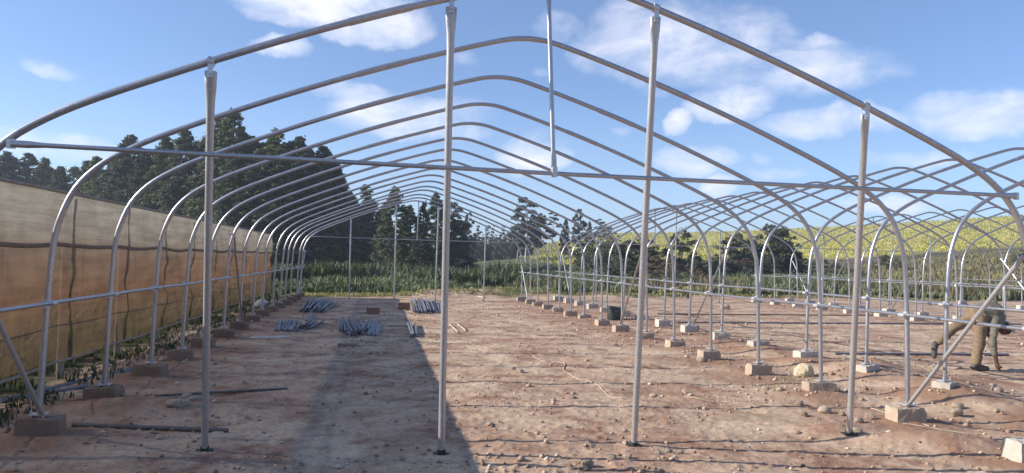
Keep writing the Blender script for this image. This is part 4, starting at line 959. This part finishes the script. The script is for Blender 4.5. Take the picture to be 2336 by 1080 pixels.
def worker():
    foot = at(2226, 846); Yp = foot[1]; gzf = gz(foot[0], foot[1])
    root = empty('person', (foot[0], foot[1], gzf)); prop(root, 'person in khaki work clothes bending down to touch the ground, one leg raised behind', 'person')
    O = Vector((foot[0], foot[1], gzf))
    def J(px, py, dy=0.0): p = at_y(px, py, Yp+dy); return Vector(p)-O
    hipS = J(2236, 724, -.02); hipR = J(2226, 722, .12); pel = J(2232, 716, .05)
    kneeS = J(2234, 783, -.03); ankS = J(2225, 832, 0); toeS = J(2252, 843, -.03)
    kneeR = J(2176, 748, .14); ankR = J(2136, 785, .16); toeR = J(2131, 814, .16)
    waist = J(2246, 716, .05); chest = J(2270, 724, .05); neck = J(2280, 735, .03); head = J(2287, 747, .02)
    shN = J(2268, 737, -.12); shF = J(2278, 728, .18); elN = J(2264, 786, -.14); haN = J(2274, 828, -.15)
    elF = J(2262, 765, .2); haF = J(2240, 738, .10)
    if ankS.z < .075: ankS.z = .085
    toeS.z = .035
    # bare body: head, neck, torso, arms, legs in one surface
    hand = lambda h, e: [(h, .03), (h+(h-e).normalized()*.05, .036), (h+(h-e).normalized()*.085, .026)]
    body = capsules([[(pel, .10), (waist, .105), (chest, .125), (neck, .06)], [(neck, .055), (head, .088), (head+(head-neck).normalized()*.05, .078)],
                     [(chest, .09), (shN, .055), (elN, .040), (haN, .026)], [(chest, .09), (shF, .055), (elF, .040), (haF, .026)],
                     [(pel, .09), (hipS, .085), (kneeS, .055), (ankS, .036)], [(pel, .09), (hipR, .085), (kneeR, .055), (ankR, .036)],
                     [(ankS, .034), (toeS, .03)], [(ankR, .034), (toeR, .03)]])
    # hands: palm, four fingers, thumb
    def hand_(w_, e):
        d = (w_-e).normalized(); s = d.cross(Vector((0, 1, 0))).normalized(); n_ = Vector((0, 1, 0)); ch = [[(w_, .026), (w_+d*.05, .034), (w_+d*.075, .03)]]
        for i, (o_, L) in enumerate(((-.024, .062), (-.008, .075), (.009, .07), (.025, .055))):
            b = w_+d*.07+n_*o_; k = b+d*L*.5+s*.008; ch.append([(b, .0105), (k, .0095), (k+d*L*.45+s*.022, .008)])
        b = w_+d*.03-n_*.02; ch.append([(b, .012), (b+d*.03-n_*.028+s*.02, .0105), (b+d*.058-n_*.03+s*.035, .009)])
        return ch
    h2 = capsules(hand_(haN, elN)+hand_(haF, elF)); body.add(h2.V, h2.F, True)
    # nose, ears, brow: head looks down toward the hand
    fd = (haN-head).normalized(); sd = Vector((0, 1, 0)); up_ = (head-neck).normalized()
    hc = head+up_*.02
    fc = capsules([[(hc+fd*.07, .016), (hc+fd*.10+up_*.0, .014)], [(hc+fd*.04+sd*.0-up_*.05, .05), (hc+fd*.07-up_*.06, .03)], [(hc+sd*.085, .018), (hc+sd*.09+up_*.03, .016)], [(hc-sd*.085, .018), (hc-sd*.09+up_*.03, .016)]])
    body.add(fc.V, fc.F, True)
    remesh(body.build('body', M['skin'], root), .011, 4)
    # hair
    hr = capsules([[(hc+up_*.035-fd*.02, .092), (hc+up_*.05-fd*.03, .085)], [(hc-fd*.04, .08), (hc-fd*.045+up_*.02, .078)]]); remesh(hr.build('hair', M['hair'], root), .012, 3)
    # jacket
    mid = waist.lerp(chest, .5)
    sl = lambda a, b: a.lerp(b, .72)
    jk = capsules([[(pel+Vector((-.02, 0, .01)), .125), (waist+Vector((0, 0, .05)), .165), (mid+Vector((0, 0, .06)), .18), (chest+Vector((0, 0, .03)), .155), (neck, .078)],
                   [(chest+Vector((0, -.04, 0)), .12), (shN, .082), (elN, .050), (elN.lerp(haN, .5), .042)], [(chest+Vector((0, .05, 0)), .12), (shF, .08), (elF, .058), (sl(elF, haF), .05)],
                   [(waist+Vector((-.02, -.06, -.06)), .10), (waist+Vector((.0, -.08, -.20)), .09), (waist+Vector((.01, -.09, -.30)), .06)],
                   [(mid+Vector((.0, -.02, -.08)), .12), (mid+Vector((.02, -.04, -.17)), .09)]])
    jo = remesh(jk.build('jacket', M['jacket'], root), .012, 5, .035)
    # trousers: loose cloth with bagged hems
    hmS = kneeS.lerp(ankS, .80); hmR = kneeR.lerp(ankR, .80)
    tq = capsules([[(pel+Vector((.02, 0, 0)), .13), (pel+Vector((-.03, 0, .0)), .14)], [(pel, .13), (hipS, .12), (hipS.lerp(kneeS, .5), .10), (kneeS, .078), (kneeS.lerp(hmS, .5), .068), (hmS, .072), (hmS+(hmS-kneeS).normalized()*.02, .070)],
                   [(pel, .13), (hipR, .12), (hipR.lerp(kneeR, .5), .095), (kneeR, .075), (kneeR.lerp(hmR, .5), .068), (hmR, .066), (hmR+(hmR-kneeR).normalized()*.02, .062)]])
    remesh(tq.build('trousers', M['trousers'], root), .012, 5, .03)
    for (an, to, kn) in ((ankS, toeS, kneeS), (ankR, toeR, kneeR)):
        u_ = (kn-an).normalized(); heel = an-u_*.045-(to-an).normalized()*.03
        b = capsules([[(an+u_*.09, .046), (an, .046), (heel, .043)], [(heel, .040), (heel.lerp(to, .55), .043), (to, .036)]])
        bo = remesh(b.build('boot', M['boot'], root), .012, 3)
        sole = MB(); 
worker()

# ------------------------------------------------------------------ thin air haze
hz = MB().box((0, 0, 13.0), (12300, 12300, 34)).build('haze', M['white']); prop(hz, 'thin pale blue haze in the air', 'haze', None, 'stuff')
hm, ht = mat('haze_air'); hv = ht.new('ShaderNodeVolumePrincipled'); hv.inputs['Color'].default_value = (.80, .88, 1, 1); hv.inputs['Density'].default_value = .0009; hv.inputs['Anisotropy'].default_value = .3
ht.l.new(hv.outputs[0], ht.new('ShaderNodeOutputMaterial').inputs['Volume']); hz.data.materials[0] = hm
